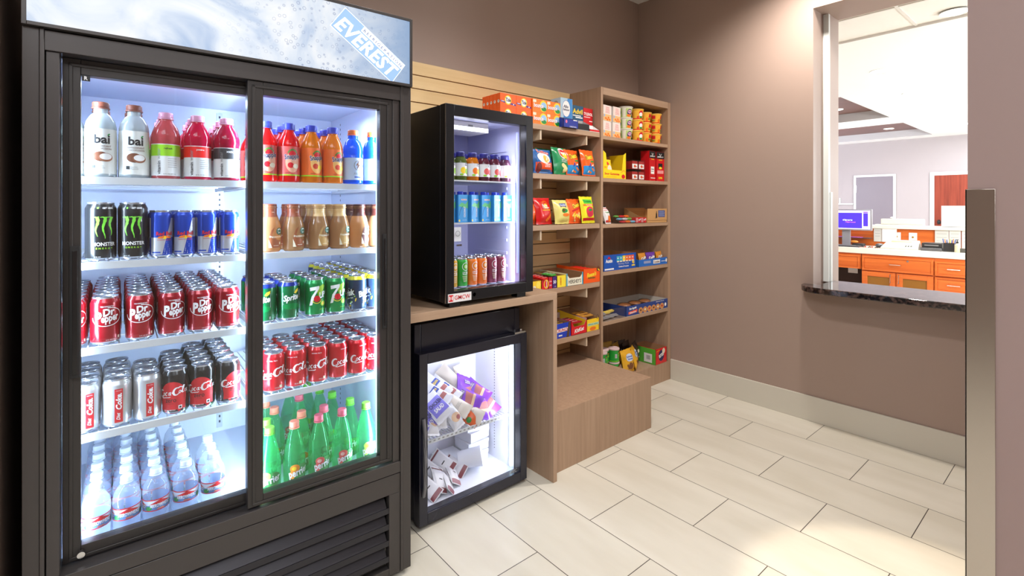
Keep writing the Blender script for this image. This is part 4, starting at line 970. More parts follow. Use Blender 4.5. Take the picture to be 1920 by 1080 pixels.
for s, y, z, rx, ry, rz_, lab in [(.110, .115, .090, -1.2, -.7, .0, 'white and maroon ice cream wrapper, front left corner'), (.165, .125, .100, -1.0, .5, .0, 'white and maroon ice cream wrapper, front of heap'),
    (.160, .21, .120, -.9, -.7, .1, 'white and maroon ice cream wrapper, upper left of heap'), (.235, .20, .125, -1.0, -.8, .0, 'white and maroon ice cream wrapper, top of heap'),
    (.250, .15, .090, -1.1, .6, .1, 'white and maroon ice cream wrapper, right of heap'), (.205, .115, .078, -1.2, .9, .0, 'white and maroon ice cream wrapper, lowest in front'), (.105, .18, .110, -1.0, .4, .2, 'white and maroon ice cream wrapper, behind the front left one'),
    (.300, .20, .085, -1.2, -.9, .0, 'white and maroon ice cream wrapper, rearmost right of heap')]:
    ZC(K5, .125, s, y, z, rx, ry, rz_, lab, 'ice cream', 'ice cream wrappers')
WBX = Proto('white_food_box'); WBX.part('box_body', MB().box(-.06, -.06, 0, .06, .06, .0455, mat('box_frost_white', (236, 238, 246), .5)).box(-.0615, -.0615, .030, .0615, .0615, .046, mat('box_frost_white')))
for i, (s, y, z, lab) in enumerate(((.455, .285, .053, 'white lidded box, lowest of the stack at the back right'), (.455, .285, .101, 'white lidded box, second up in the back stack'), (.460, .290, .149, 'white lidded box, third up in the back stack'), (.465, .290, .197, 'white lidded box, top of the back stack'), (.325, .290, .053, 'white lidded box left of the stack of boxes'))):
    WBX.place(ZW(s, y, z), CR + .12 * (i % 3 - 1), lab, 'box', 'white boxes in the freezer')
CUP = Proto('white_paper_tub'); CUP.part('tub_body', MB().lathe([(.038, 0), (.044, .10), (.046, .104), (.046, .11), (.02, .116)], mat('box_frost_white'), 24))
CUP.place(ZW(.325, .21, .102), CR + 1.0, 'white paper tub lying on its side in front of the boxes', 'tub', None, rx=radians(82))

# ---- plinth
pl_ = MB().box(XL + .02, 1.6745, 0, -1.725, 2.503, .298, LAM).build('plinth', bevel=.001)
tag(pl_, 'low taupe laminate plinth box on the floor in front of the shelving', 'plinth')
# ---- tall bookcase
bc = thing('bookcase', 'tall taupe laminate bookcase in the corner filled with snacks', 'bookcase')
Y0, Y1 = 2.524, 3.326; XF = -2.121; XBk = XL + .003
MB().box(XBk, Y0, 0, XF, Y0 + .020, 2.0815, LAM).build('side_panel', bc, bevel=.0008); MB().box(XBk, Y1 - .034, 0, XF, Y1, 2.0815, LAM).build('side_panel', bc, bevel=.0008)
MB().box(XBk, Y0 + .021, 2.034, XF, Y1 - .035, 2.0815, LAMH).build('top_panel', bc, bevel=.0008)
MB().box(XBk, Y0 + .021, 0, XBk + .006, Y1 - .035, 2.033, LAM).build('back_panel', bc)
BZ = [1.765, 1.487, 1.183, .870, .541]
for z in BZ: MB().box(XBk + .007, Y0 + .021, z - .024, XF - .001, Y1 - .035, z, LAMH).build('shelf_board', bc, bevel=.0008)
MB().box(XBk + .007, Y0 + .021, 0, XF - .0005, Y1 - .035, .139, LAM).build('base_panel', bc, bevel=.0008)
# ---- slatwall shelves with brackets
SH = [(1.780, 1.50), (1.493, 1.56), (1.190, 1.56), (.810, 1.69), (.500, 1.69)]
BRK_M = mat('bracket_beige', (206, 186, 160), .4, noise=.02)
for i, (z, ya) in enumerate(SH):
    r = thing('wall_shelf', ['taupe wall shelf, topmost, carrying laundry boxes', 'taupe wall shelf carrying blue, green and orange chip bags', 'taupe wall shelf carrying red, yellow and lime chip bags', 'taupe wall shelf carrying orange and yellow candy boxes', 'lowest taupe wall shelf carrying blue, red and yellow boxes'][i], 'shelf', 'slatwall shelves')
    MB().box(XL + .019, ya, z - .030, -2.123, 2.513, z, LAMH).build('shelf_board', r, bevel=.0008)
    for yb_ in (1.99, 2.39):
        if yb_ < ya: continue
        b = MB(); P_ = [(XL + .019, z - .031), (-2.131, z - .031), (-2.131, z - .088), (-2.16, z - .088), (XL + .019, z - .11)]
        b.add([(x, yb_, q) for x, q in P_] + [(x, yb_ + .012, q) for x, q in P_], [(0, 1, 2, 3, 4), (9, 8, 7, 6, 5)] + [(k, k + 5, (k + 1) % 5 + 5, (k + 1) % 5) for k in range(5)], BRK_M)
        b.build('bracket', r)
# ================================================================ goods on the wall shelves; local -Y of each thing faces the room (+X)
G = radians(90)
def SW(y, z, back=0.0, xf=-2.123): return (xf - back, y, z)      # y along the wall, back = depth behind the shelf edge
def carton(name, w, h, d, col, decals=None, side=None):
    P = Proto(name); b = MB().box(-w / 2, 0, 0, w / 2, d, h, col)
    if decals: decals(b, front(1, 0))
    if side: side(b, pmap((-w / 2, d / 2, 0), (0, -1, 0), (0, 0, 1), (-1, 0, 0)))
    P.part('carton_body', b); return P
TID = mat('box_orange', (244, 96, 26), .4); 
def d_tide(b, mp):
    b.d(polyg([(-.055, .026), (.055, .012), (.055, .022), (-.055, .036)]), mp, PP, .0004); b.d(disc(-.002, .040, .024, .026), mp, PY, .0008); b.d(disc(-.002, .040, .0185, .020), mp, PW, .0011)
    b.d(text('Tide', -.020, .030, .017, .052, .03, .2), mp, mat('ink_navy', (22, 24, 80), .4), .0015); b.d(disc(.038, .019, .004, .004, 10), mp, PW, .0008); b.d(rect(-.050, .029, -.030, .032), mp, PW, .0008)
def s_tide(b, mp): b.d(disc(0, .030, .009, .009, 14), mp, PW, .0004); b.d(text('T', -.004, .025, .004, .035, .03), mp, PK, .0008)
TD = carton('laundry_box', .115, .0745, .031, TID, d_tide, s_tide)
n = 0
for c, y in enumerate((1.768, 1.885)):
    for k in range(5 if c == 0 else 2):
        for l in range(2):
            TD.place(SW(y, 1.7805 + l * .0750, .03 + k * .0335), G, f'orange detergent box, {"left" if c == 0 else "right"} stack, {"upper" if l else "lower"} layer, {ROW[k]}', 'box', 'orange detergent boxes')
def d_boun(b, mp):
    b.d(disc(.030, .037, .030, .034), mp, PY, .0004); b.d(disc(.032, .035, .024, .026), mp, mat('print_sky', (150, 190, 230), .4), .0007); b.d(disc(.034, .020, .020, .012), mp, PG, .0010)
    b.d(text('bounce', -.047, .024, .030, .050, .05), mp, PR, .0014); b.d(text('bounce', -.048, .0255, .029, .0515, .03), mp, PW, .0018); b.d(rect(-.053, .054, -.028, .070), mp, CREAM, .0006)
BO = carton('laundry_box', .112, .0745, .060, mat('box_bright_orange', (248, 124, 32), .4), d_boun)
for c, y in enumerate((2.0005, 2.1145)):
    for l in range(2): BO.place(SW(y, 1.7805 + l * .0750, .022), G, f'orange dryer sheet box, {"left" if c == 0 else "right"} stack, {"upper" if l else "lower"} layer', 'box', 'orange dryer sheet boxes')
def d_alka(b, mp):
    b.d(quad([(-.05, .0), (.05, .0), (.05, .19), (.01, .19)], 4), mp, mat('print_azure', (60, 140, 210), .4), .0004); b.d(disc(-.004, .125, .034, .050), mp, PW, .0008); b.d(ring(-.004, .125, .036, .052, .002, 30), mp, PB, .001)
    b.d(text('Alka', -.030, .130, .014, .148, .02, .15), mp, mat('ink_navy'), .0013); b.d(text('Seltzer', -.034, .112, .026, .127, .02, .15), mp, mat('ink_navy'), .0013)
AL = carton('medicine_box', .104, .190, .085, mat('box_pale_blue', (176, 206, 226), .4), d_alka, lambda b, mp: b.d(disc(0, .13, .03, .045), mp, PGY, .0004))
AL.place(SW(2.2355, 1.7805, .030), G, 'tall pale blue medicine box with white oval behind the dark blue tray', 'box')
AD = carton('medicine_box', .104, .165, .03, mat('box_teal_navy', (24, 84, 120), .4), lambda b, mp: (b.d(text('Advil', -.046, .112, .046, .145, .03), mp, PY, .0006), b.d(rect(-.046, .098, .03, .104), mp, PW, .0005), b.d(rect(-.02, .086, .046, .094), mp, PW, .0005)))
AD.place(SW(2.366, 1.7805, .058), G, 'dark blue medicine box with yellow lettering near the shelf end', 'box')
TY = carton('medicine_box', .090, .160, .03, mat('box_crimson', (206, 24, 34), .4), lambda b, mp: (b.d(text('TYLENOL', -.041, .112, .041, .132, .03), mp, PW, .0006), b.d(rect(-.04, .100, .02, .104), mp, PW, .0005), b.d(rect(.01, .074, .04, .08), mp, PW, .0005)))
TY.place(SW(2.466, 1.7805, .058), G, 'red medicine box with white lettering beside the bookcase', 'box')
CARD = mat('carton_kraft', (170, 128, 90), .7, noise=.05, nscale=20); CGREY = mat('carton_grey', (176, 176, 176), .6, noise=.03)
def opentray(name, w, hf, hb, d, col, inner=CARD, decals=None, notch=0, side=None):
    """display box without a lid: low front, higher back"""
    P = Proto(name); b = MB(); t = .002
    b.box(-w / 2, 0, 0, w / 2, d, t, inner)
    if notch: b.add([(-w / 2, 0, 0), (w / 2, 0, 0), (w / 2, 0, hf + notch), (w * .32, 0, hf), (-w * .32, 0, hf), (-w / 2, 0, hf + notch)], [(0, 1, 2, 3, 4, 5)], col); b.add([(-w / 2, t, 0), (w / 2, t, 0), (w / 2, t, hf + notch), (w * .32, t, hf), (-w * .32, t, hf), (-w / 2, t, hf + notch)], [(5, 4, 3, 2, 1, 0)], inner)
    else: b.box(-w / 2, 0, t, w / 2, t, hf, col)
    hf2 = hf + notch
    for s in (-1, 1):
        x0, x1 = sorted((s * w / 2, s * (w / 2 - t)))
        b.add([(x0, 0, t), (x1, 0, t), (x1, d, t), (x0, d, t), (x0, 0, hf2), (x1, 0, hf2), (x1, d, hb), (x0, d, hb)], [(3, 2, 1, 0), (4, 5, 6, 7), (0, 1, 5, 4), (2, 3, 7, 6)], col)
        b.add([(x0, 0, t), (x0, d, t), (x0, d, hb), (x0, 0, hf2)], [(3, 2, 1, 0)], col if s < 0 else inner); b.add([(x1, 0, t), (x1, d, t), (x1, d, hb), (x1, 0, hf2)], [(0, 1, 2, 3)], inner if s < 0 else col)
    b.box(-w / 2, d - t, t, w / 2, d, hb, inner)
    P.part('tray_body', b)
    if decals: l = MB(); decals(l, front(1, 0)); P.part('printed_front', l)
    return P
def bar(name, w, d, h, col, decals=None):
    """small wrapped bar lying flat, crimped ends left and right"""
    P = Proto(name); b = MB(); n = 8; m = 6; vs = []; fs = []
    for i in range(n + 1):
        x = w * (i / n - .5); e = min(1, min(i, n - i) * 1.6 / 1.6 if 0 < i < n else 0); k = .12 if i in (0, n) else 1
        for j in range(m):
            a = 2 * pi * j / m + pi / 6; vs.append((x, d / 2 * cos(a) * (1 if k == 1 else 1.05), h / 2 + h / 2 * sin(a) * k))
    for i in range(n):
        for j in range(m): fs.append((i * m + j, (i + 1) * m + j, (i + 1) * m + (j + 1) % m, i * m + (j + 1) % m))
    fs += [tuple(range(m)), tuple(n * m + j for j in reversed(range(m)))]
    b.add(vs, fs, col)
    if decals: decals(b, lambda u, v, off: (u, v, h * .97 + off))
    P.part('wrapper', b); return P
BLT = opentray('display_tray', .128, .052, .066, .044, mat('tray_cobalt', (26, 50, 150), .4), PK, lambda b, mp: (b.d(rect(.02, .046, .055, .0515), mp, PW, .0005), b.d(disc(-.04, .036, .008, .010), mp, mat('print_pink', (230, 120, 150)), .0005), b.d(text('MENTHOL', -.01, .004, .05, .012), mp, PW, .0005)))
BLT.place(SW(2.226, 1.7805, .004 - .02), G, 'cobalt blue open medicine tray at the shelf edge', 'tray')
BKT = opentray('display_tray', .12, .040, .070, .056, mat('tray_black', (28, 30, 34), .4), CGREY); BKT.place(SW(2.352, 1.7805, .0), G, 'black and grey open tray of small packets at the shelf edge', 'tray')
GUMK = bar('packet', .05, .018, .02, mat('packet_black', (22, 24, 26), .3))
for k in range(4): GUMK.place(SW(2.325 + (k % 2) * .052, 1.7835 + (k // 2) * .021, .028), G + .1, f'black packet in the black tray, {["left lower", "right lower", "left upper", "right upper"][k]} one', 'packet', 'black packets')
RDT = opentray('display_tray', .095, .014, .050, .056, mat('tray_scarlet', (210, 24, 30), .4), PW); RDT.place(SW(2.463, 1.7805, .0), G, 'white and red torn open tray beside the bookcase', 'tray')

# chip bags on two shelves
def bagP(name, *a, **k): return packP(name, *a, **k)
BLUEF = mat('chip_blue', (20, 96, 170), .3, coat=.3)
def d_ruf(b, mp):
    b.d(rect(-.073, .010, .073, .062, 10, 4), mp, mat('chip_orange_red', (236, 84, 24), .35), .0006); b.d(disc(-.004, .088, .052, .032, 24, -.2), mp, PW, .0010); b.d(disc(.010, .082, .030, .020, 20, -.5), mp, mat('chip_gold', (236, 186, 80)), .0014)
    b.d(text('Ruffles', -.045, .114, .045, .140, .06, 0, -.15), mp, PW, .0016); b.d(text('Ruffles', -.044, .115, .044, .139, .02, 0, -.15), mp, PR, .0020)
    b.d(text('CHEDDAR', .0, .046, .050, .056, .02), mp, PW, .0012); b.d(text('& SOUR', .0, .034, .050, .044, .02), mp, PW, .0012); b.d(disc(-.046, .030, .022, .03), mp, mat('chip_maroon', (110, 30, 24)), .0011)
def d_lay(b, mp):
    b.d(disc(.012, .130, .040, .036, 26), mp, PW, .0008); b.d(disc(.014, .132, .036, .030, 26), mp, PR, .0012); b.d(disc(.026, .116, .030, .018, 22, -.5), mp, PY, .0016); b.d(text("Lay's", -.014, .118, .044, .142, .05, 0, -.25), mp, PW, .0020)
    b.d(text('Sour Cream', -.02, .084, .050, .093, .02), mp, PW, .0012); b.d(text('& Onion', -.02, .073, .040, .082, .02), mp, PW, .0012); b.d(merge(disc(.010, .050, .030, .014, 18, -.3), disc(.024, .028, .026, .016, 18, .4)), mp, mat('chip_cream', (238, 226, 160)), .0012)
def d_che(b, mp):
    b.d(rect(-.066, .006, .066, .060, 10, 5), mp, mat('chip_azure', (40, 140, 210), .35), .0006)
    b.d(text('Cheetos', -.048, .102, .044, .138, .12, 0, .18), mp, PK, .0010); b.d(text('Cheetos', -.046, .103, .042, .137, .04, 0, .18), mp, PY, .0015)
    rs = random.Random(5)
    for k in range(9): b.d(disc(rs.uniform(-.02, .05), rs.uniform(.012, .07), .010, .006, 10, rs.uniform(0, 3)), mp, rs.choice([PO, PW, PB]), .0011 + k * 1e-5)
    b.d(rect(.006, .084, .046, .094), mp, PG, .0012)
def d_sun(b, mp):
    for k in range(9): a = radians(20 + k * 17); b.d(ribbon([(.006 + .022 * cos(a), .108 + .022 * sin(a)), (.006 + .034 * cos(a), .108 + .034 * sin(a))], .004), mp, PO, .001)
    b.d(disc(.006, .106, .018, .016), mp, PY, .0011); b.d(text('Sun', -.028, .104, .022, .118, .03), mp, PW, .0016); b.d(text('Chips', -.024, .090, .040, .103, .03), mp, PW, .0016); b.d(rect(-.03, .080, .05, .084), mp, PY, .001)
    for k in range(5): b.d(quad([(.0 + k * .010, .02 + k * .009), (.020 + k * .010, .014 + k * .009), (.024 + k * .010, .024 + k * .009), (.004 + k * .010, .03 + k * .009)], 2), mp, PO, .0012 + k * 2e-4)
def d_haw(b, mp):
    b.d(rect(-.036, .104, .030, .124, 6, 2), mp, PB, .0010); b.d(text('Hawaiian', -.034, .108, .028, .120, .03), mp, PW, .0014); b.d(ring(-.004, .092, .034, .022, .006, 22, 0, 20, 160), mp, PP, .0010); b.d(disc(.002, .078, .032, .014), mp, PG, .0011); b.d(disc(-.002, .080, .018, .007), mp, PN, .0014); b.d(disc(.012, .052, .032, .010), mp, PO, .0011)
def d_chor(b, mp):
    b.d(text('Cheetos', -.036, .098, .046, .128, .12, 0, .25), mp, PK, .0010); b.d(text('Cheetos', -.034, .099, .044, .127, .04, 0, .25), mp, PY, .0015)
    b.d(quad([(-.05, .07), (.05, .092), (.05, .104), (-.05, .080)], 6), mp, PR, .0010)
    rs = random.Random(3)
    for k in range(12): b.d(disc(rs.uniform(-.04, .045), rs.uniform(.014, .060), .014, .006, 10, rs.uniform(0, 3)), mp, PY if k % 2 else mat('chip_pale', (244, 226, 150)), .0011 + k * 1e-5)
def d_fun(b, mp):
    b.d(rect(-.066, .012, .066, .032, 8, 2), mp, PR, .0006); b.d(rect(-.05, .124, .048, .152, 8, 2), mp, mat('chip_lime_green', (80, 200, 60)), .0010); b.d(text('Funyuns', -.044, .128, .042, .148, .05), mp, PG, .0014)
    b.d(rect(-.06, .108, .055, .120, 8), mp, PO, .0010); b.d(text('Flamin Hot', -.03, .110, .04, .118, .01), mp, PW, .0013); b.d(disc(.004, .070, .044, .034), mp, mat('chip_raspberry', (210, 50, 80)), .0011); b.d(disc(.004, .082, .016, .008), mp, PG, .0015)
bags = [('chip_bag', .160, .145, .055, BLUEF, d_ruf, 2.040, 1.494, -.10, 'blue chip bag with orange bottom, left on the second wall shelf', .035, -.16),
        ('chip_bag', .150, .168, .050, mat('chip_green', (12, 140, 84), .3, coat=.3), d_lay, 2.195, 1.494, -.0, 'green chip bag with red and yellow oval on the second shelf', .035, -.16),
        ('chip_bag', .145, .162, .045, mat('chip_orange', (240, 96, 24), .3, coat=.3), d_che, 2.305, 1.494, 0, 'orange and blue chip bag, left one beside the green bag', .040, -.16),
        ('chip_bag', .150, .168, .045, mat('chip_orange'), d_che, 2.428, 1.494, 0, 'orange and blue chip bag, right one beside the bookcase', .018, -.16),
        ('chip_bag', .150, .160, .05, mat('chip_red', (212, 20, 26), .3, coat=.3), d_sun, 2.050, 1.191, 0, 'red chip bag with a yellow sun on the third wall shelf', .035, -.18),
        ('chip_bag', .150, .148, .055, mat('chip_pale_yellow', (232, 222, 130), .3, coat=.3), d_haw, 2.192, 1.191, 0, 'pale yellow chip bag leaning in the middle of the third shelf', .022, -.18),
        ('chip_bag', .135, .155, .045, mat('chip_orange'), d_chor, 2.320, 1.191, 0, 'orange chip bag with yellow puffs on the third shelf', .036, -.16),
        ('chip_bag', .145, .172, .045, mat('chip_lemon', (236, 230, 40), .3, coat=.3), d_fun, 2.430, 1.191, 0, 'lime and yellow chip bag with red bottom beside the bookcase', .024, -.16)]
for i, (nm, w, h, t, c, dd, y, z, rz_, lab, back, rx) in enumerate(bags):
    P = packP(nm, w, h, t, c, dd, seed=20 + i); P.place(SW(y, z + .003, back), G + rz_ + .12, lab, 'chip bag', 'chip bags on the wall shelves', rx=rx)
for w, h, c, y, z, back, lab in [(.16, .165, 'chip_green', 2.135, 1.494, .115, 'dark green chip bag standing behind the green one'), (.14, .155, 'chip_orange', 1.945, 1.191, .05, 'orange chip bag at the left end beside the red bag'), (.15, .15, 'chip_pale_yellow', 2.11, 1.191, .115, 'pale yellow chip bag standing behind the leaning one'), (.15, .15, 'chip_blue', 1.99, 1.494, .115, 'blue chip bag behind the blue and orange bag')]:
    P = packP('chip_bag', w, h, .045, mat(c), None, seed=int(y * 100)); P.place(SW(y, z + .003, back), G + .1, lab, 'chip bag', 'chip bags on the wall shelves', rx=-.12)

# candy trays, fourth shelf (z .81) and fifth shelf (z .50)
YEL = mat('tray_yellow', (248, 206, 40), .4); RDB = mat('tray_red', (216, 22, 36), .4); PUB = mat('tray_purple', (66, 36, 120), .4); CRM = mat('tray_cream', (238, 234, 214), .45); ORB = mat('tray_orange', (244, 92, 24), .4)
def candy(w, hf, hb, d, col, y, z, lab, dec=None, notch=0, inner=CARD, back=.004):
    P = opentray('candy_tray', w, hf, hb, d, col, inner, dec, notch); P.place(SW(y, z + .0008, back), G, lab, 'candy box', 'candy display boxes')
def fill(w, d, h, col, y, z, back, lab, n, dec=None, dz=0, rz_=0, dx=.03, dy=.0, name='candy_bar', cat='candy'):
    P = bar(name, w, d, h, mat(*col) if isinstance(col, tuple) else col, dec)
    pos = ['front', 'second', 'third', 'fourth', 'fifth', 'sixth', 'seventh', 'rear']
    for k in range(n): P.place(SW(y + dy * k, z + dz * k, back + dx * k), G + rz_, f'{lab}, {pos[k] if n > 1 else "only"} one', cat, lab + ' group')
candy(.072, .056, .062, .20, YEL, 1.960, .81, 'yellow candy box with round sweets at the left end', lambda b, mp: (b.d(disc(.012, .034, .016, .020), mp, mat('candy_yellow', (250, 226, 90)), .0006), b.d(disc(-.018, .02, .012, .010), mp, CREAM, .0006)))
candy(.055, .062, .068, .20, RDB, 2.026, .81, 'red candy box with white ring next to the yellow one', lambda b, mp: (b.d(ring(.01, .032, .020, .026, .005, 24), mp, PY, .0006), b.d(text('Skittles', -.008, .028, .032, .038, .02, 0, pi / 2), mp, PW, .0008)))
candy(.032, .070, .072, .20, mat('tray_crimson', (206, 20, 50), .4), 2.071, .81, 'narrow crimson candy box left of the purple one', lambda b, mp: (b.d(text('SOUR', -.010, .040, .010, .048), mp, PW, .0006), b.d(text('CHEW', -.010, .016, .010, .026), mp, PW, .0006)))
candy(.036, .070, .072, .20, PUB, 2.106, .81, 'narrow purple candy box left of the yellow one', lambda b, mp: (b.d(text('50', -.012, .028, .012, .048, .03), mp, PW, .0006), b.d(rect(-.002, .010, .012, .012), mp, PW, .0006)))
candy(.076, .072, .074, .20, mat('tray_lemon', (248, 226, 60), .4), 2.164, .81, 'lemon yellow candy box left of the cream box', lambda b, mp: (b.d(text('STARBURST', -.030, .032, .018, .042, .02, 0, pi / 2), mp, PR, .0006),))
candy(.150, .048, .082, .24, CRM, 2.282, .81, 'cream candy box with black lettering and notched front', lambda b, mp: (b.d(text('HERSHEY\'S', -.056, .014, .056, .038, .01), mp, PK, .0006), b.d(rect(-.075, 0, -.066, .078), mp, mat('edge_teal', (70, 170, 200)), .0006), b.d(rect(.066, 0, .075, .078), mp, mat('edge_teal'), .0006)), notch=.030)
candy(.160, .092, .104, .24, ORB, 2.440, .81, 'orange candy box with yellow lettering beside the bookcase', lambda b, mp: (b.d(text('Reese\'s', -.048, .040, .044, .070, .05, .3, .1), mp, PY, .0006), b.d(rect(-.035, .028, .032, .036), mp, PK, .0006), b.d(text('PEANUT BUTTER CUPS', -.032, .0295, .029, .0345), mp, PY, .0009), b.d(disc(.062, .086, .016, .016), mp, PN, .0006), b.d(disc(.066, .08, .012, .004, 14, -.6), mp, PY, .0009)))
fill(.062, .024, .014, ('packet_red', (206, 30, 30), .35), 2.026, .868, .01, 'red and white candy packet leaning over the boxes', 4, lambda b, mp: b.d(text('SKITTLES', -.024, -.005, .024, .005, .03), mp, PW, .0005), dz=.002, rz_=.3)
fill(.058, .024, .014, ('packet_green', (70, 160, 60), .35), 2.092, .884, .01, 'green and white candy packet on top of the boxes', 3, lambda b, mp: b.d(text('EXTREME', -.024, -.005, .024, .005, .03), mp, PW, .0005), rz_=.2)
fill(.12, .028, .014, ('packet_red2', (222, 44, 24), .35), 2.440, .885, .07, 'red candy packet in the orange box', 4, None, dz=.001, dx=.034)
fill(.12, .03, .012, ('packet_brown', (84, 52, 40), .35), 2.282, .815, .03, 'brown chocolate bar in the cream box', 4, None, dz=.004, dx=.036)
candy(.150, .090, .094, .22, mat('tray_blue', (28, 62, 190), .4), 2.170, .50, 'blue candy box with red and white lettering at the left', lambda b, mp: (b.d(quad([(-.075, .036), (.055, .040), (.06, .062), (-.075, .058)], 4), mp, PW, .0005), b.d(text('CRUNCH', -.05, .040, .056, .059, .03, .1), mp, PR, .0008), b.d(polyg([(.035, 0), (.06, 0), (.075, .09), (.056, .09)]), mp, mat('choc_brown', (84, 60, 50)), .0011), b.d(rect(-.03, .014, .0, .022), mp, PW, .0006)))
candy(.144, .052, .090, .24, RDB, 2.322, .50, 'red candy box with notched front in the middle', lambda b, mp: (b.d(text('KitKat', -.045, .016, .045, .040, .04, .3, .12), mp, PW, .0006),), notch=.040, inner=mat('carton_pink_grey', (206, 186, 186), .6))
candy(.120, .078, .104, .26, YEL, 2.450, .50, 'yellow granola box with a biscuit picture beside the bookcase', lambda b, mp: (b.d(rect(-.05, .036, .058, .052, 6), mp, mat('print_mint', (190, 220, 190)), .0005), b.d(text('nature valley', -.045, .038, .050, .050, .01), mp, PG, .0008), b.d(disc(.0, .016, .03, .012), mp, PO, .0006), b.d(ring(.045, .086, .012, .014, .002, 18), mp, PK, .0006)))
fill(.13, .028, .014, ('bar_brown', (86, 58, 50), .35), 2.170, .575, .02, 'brown chocolate bar in the blue box', 4, lambda b, mp: b.d(rect(-.03, -.003, .02, .002), mp, PY, .0005), dx=.032)
fill(.11, .03, .016, ('bar_crimson', (170, 26, 40), .35), 2.322, .560, .04, 'red wrapped bar in the red box', 4, lambda b, mp: b.d(rect(-.03, -.003, .02, .002), mp, PW, .0005), dx=.034)
fill(.10, .034, .018, ('bar_gold', (196, 140, 60), .35), 2.440, .584, .05, 'golden wrapped bar in the yellow box', 3, lambda b, mp: b.d(rect(-.03, -.006, .02, .006), mp, PN, .0005), dx=.036, dz=.003)
# ================================================================ goods in the bookcase
BXF = -2.121
def BW(y, z, back=0.0): return (BXF - back, y, z + .0006)
# snack boxes and cups, top compartment
def d_mac(b, mp):
    b.d(rect(-.046, .002, .046, .045, 6), mp, mat('print_peach', (246, 190, 130)), .0004); b.d(rect(-.046, .045, .046, .104, 6), mp, mat('print_blush', (246, 226, 220)), .0004)
    for k in range(5): b.d(rect(-.024 + k * .002, .054 + k * .009, .028 - k * .002, .058 + k * .009), mp, mat('print_rose', (226, 150, 150)), .0008)
    for u, v in ((-.018, .018), (.012, .024), (.026, .012), (0, .01)): b.d(disc(u, v, .010, .007), mp, PO, .0009)
    b.d(disc(-.034, .036, .008, .009), mp, mat('print_sky'), .0012)
MC = carton('soup_box', .092, .106, .07, mat('box_white', (238, 234, 230), .45), d_mac)
for i, (y, z, rz_) in enumerate(((2.628, 1.765, .1), (2.630, 1.8725, .08), (2.729, 1.765, .1), (2.731, 1.8725, .12))): MC.place(BW(y, z, .035), G + rz_, f'white and pink soup box, {"left" if i < 2 else "right"} stack, {"upper" if i % 2 else "lower"} one', 'box', 'white and pink soup boxes')
def cupP(name, r0, r1, h, col, lid, decals):
    prof = [(r0, 0), (r0 * 1.01, .002), (r1, h - .006), (r1 * 1.06, h - .005), (r1 * 1.06, h - .001), (r1 * .98, h)]
    P = Proto(name); b = MB().lathe([(p[0], p[1], col if i < 3 else lid) for i, p in enumerate(prof)], col, 24); P.part('cup_body', b)
    l = MB(); decals(l, cmap(prof[:3])); P.part('printed_wrap', l); return P
def d_vel(b, mp):
    b.d(rect(-.175, .002, .175, .005, 40), mp, mat('wrap_lime', (186, 206, 130)), .0003)
    for c in (0, .095, -.095):
        b.d(rect(c - .034, .004, c + .034, .062, 8), mp, mat('wrap_lime', (186, 206, 130)), .0005); b.d(disc(c, .036, .024, .022), mp, mat('wrap_navy', (40, 34, 96)), .0009); b.d(disc(c, .040, .019, .012), mp, mat('wrap_pink', (240, 180, 200)), .0012); b.d(text('bowl', c - .014, .036, c + .014, .046, .03), mp, PB, .0015)
        b.d(disc(c - .004, .014, .022, .009), mp, PO, .0013)
VL = cupP('noodle_bowl', .043, .056, .076, mat('cup_cream', (236, 232, 214), .45), mat('cup_lid', (232, 228, 220), .4), d_vel)
for k in range(3): VL.place(BW(2.852, 1.765 + k * .0770, .065), G - .1, f'green and purple noodle bowl, {["lowest", "middle", "topmost"][k]} of its stack', 'bowl', 'green and purple noodle bowls')
YC = mat('cup_yellow', (246, 184, 60), .4)
def d_ram(b, mp):
    b.d(rect(-.155, .004, .155, .010, 40), mp, PR, .0003)
    for c in (0, .09, -.09):
        b.d(disc(c, .044, .020, .020), mp, PR, .0006); b.d(disc(c - .002, .036, .016, .014), mp, PW, .0009); b.d(rect(c - .012, .012, c + .016, .024, 4), mp, PG, .0010); b.d(disc(c - .026, .016, .010, .010), mp, mat('fruit_red'), .0007)
def d_ram2(b, mp):
    b.d(rect(-.143, .004, .143, .010, 40), mp, PR, .0003)
    for c in (0, .075, -.075): b.d(rect(c - .012, .036, c + .016, .060, 5), mp, PR, .0006); b.d(text('SPICY', c - .013, .018, c + .016, .032, .03), mp, PG, .0009); b.d(disc(c - .026, .022, .012, .014), mp, PO, .0007)
RM = cupP('noodle_cup', .040, .050, .076, YC, mat('cup_lid_yellow', (248, 206, 100), .4), d_ram); R2 = cupP('noodle_cup', .034, .046, .074, YC, mat('cup_lid_yellow'), d_ram2)
for k in range(3): RM.place(BW(2.985, 1.765 + k * .077, .06), G - .15, f'yellow noodle cup with red circle, {["lowest", "middle", "topmost"][k]} of its stack', 'cup', 'yellow noodle cups with red circles')
for k in range(3): R2.place(BW(3.110, 1.765 + k * .075, .075), G + .0, f'yellow noodle cup with red square, left stack, {["lowest", "middle", "topmost"][k]} one', 'cup', 'yellow noodle cups with red squares')
for k in range(3): R2.place(BW(3.218, 1.765 + k * .075, .062), G + .35, f'yellow noodle cup with red square, right stack, {["lowest", "middle", "topmost"][k]} one', 'cup', 'yellow noodle cups with red squares')
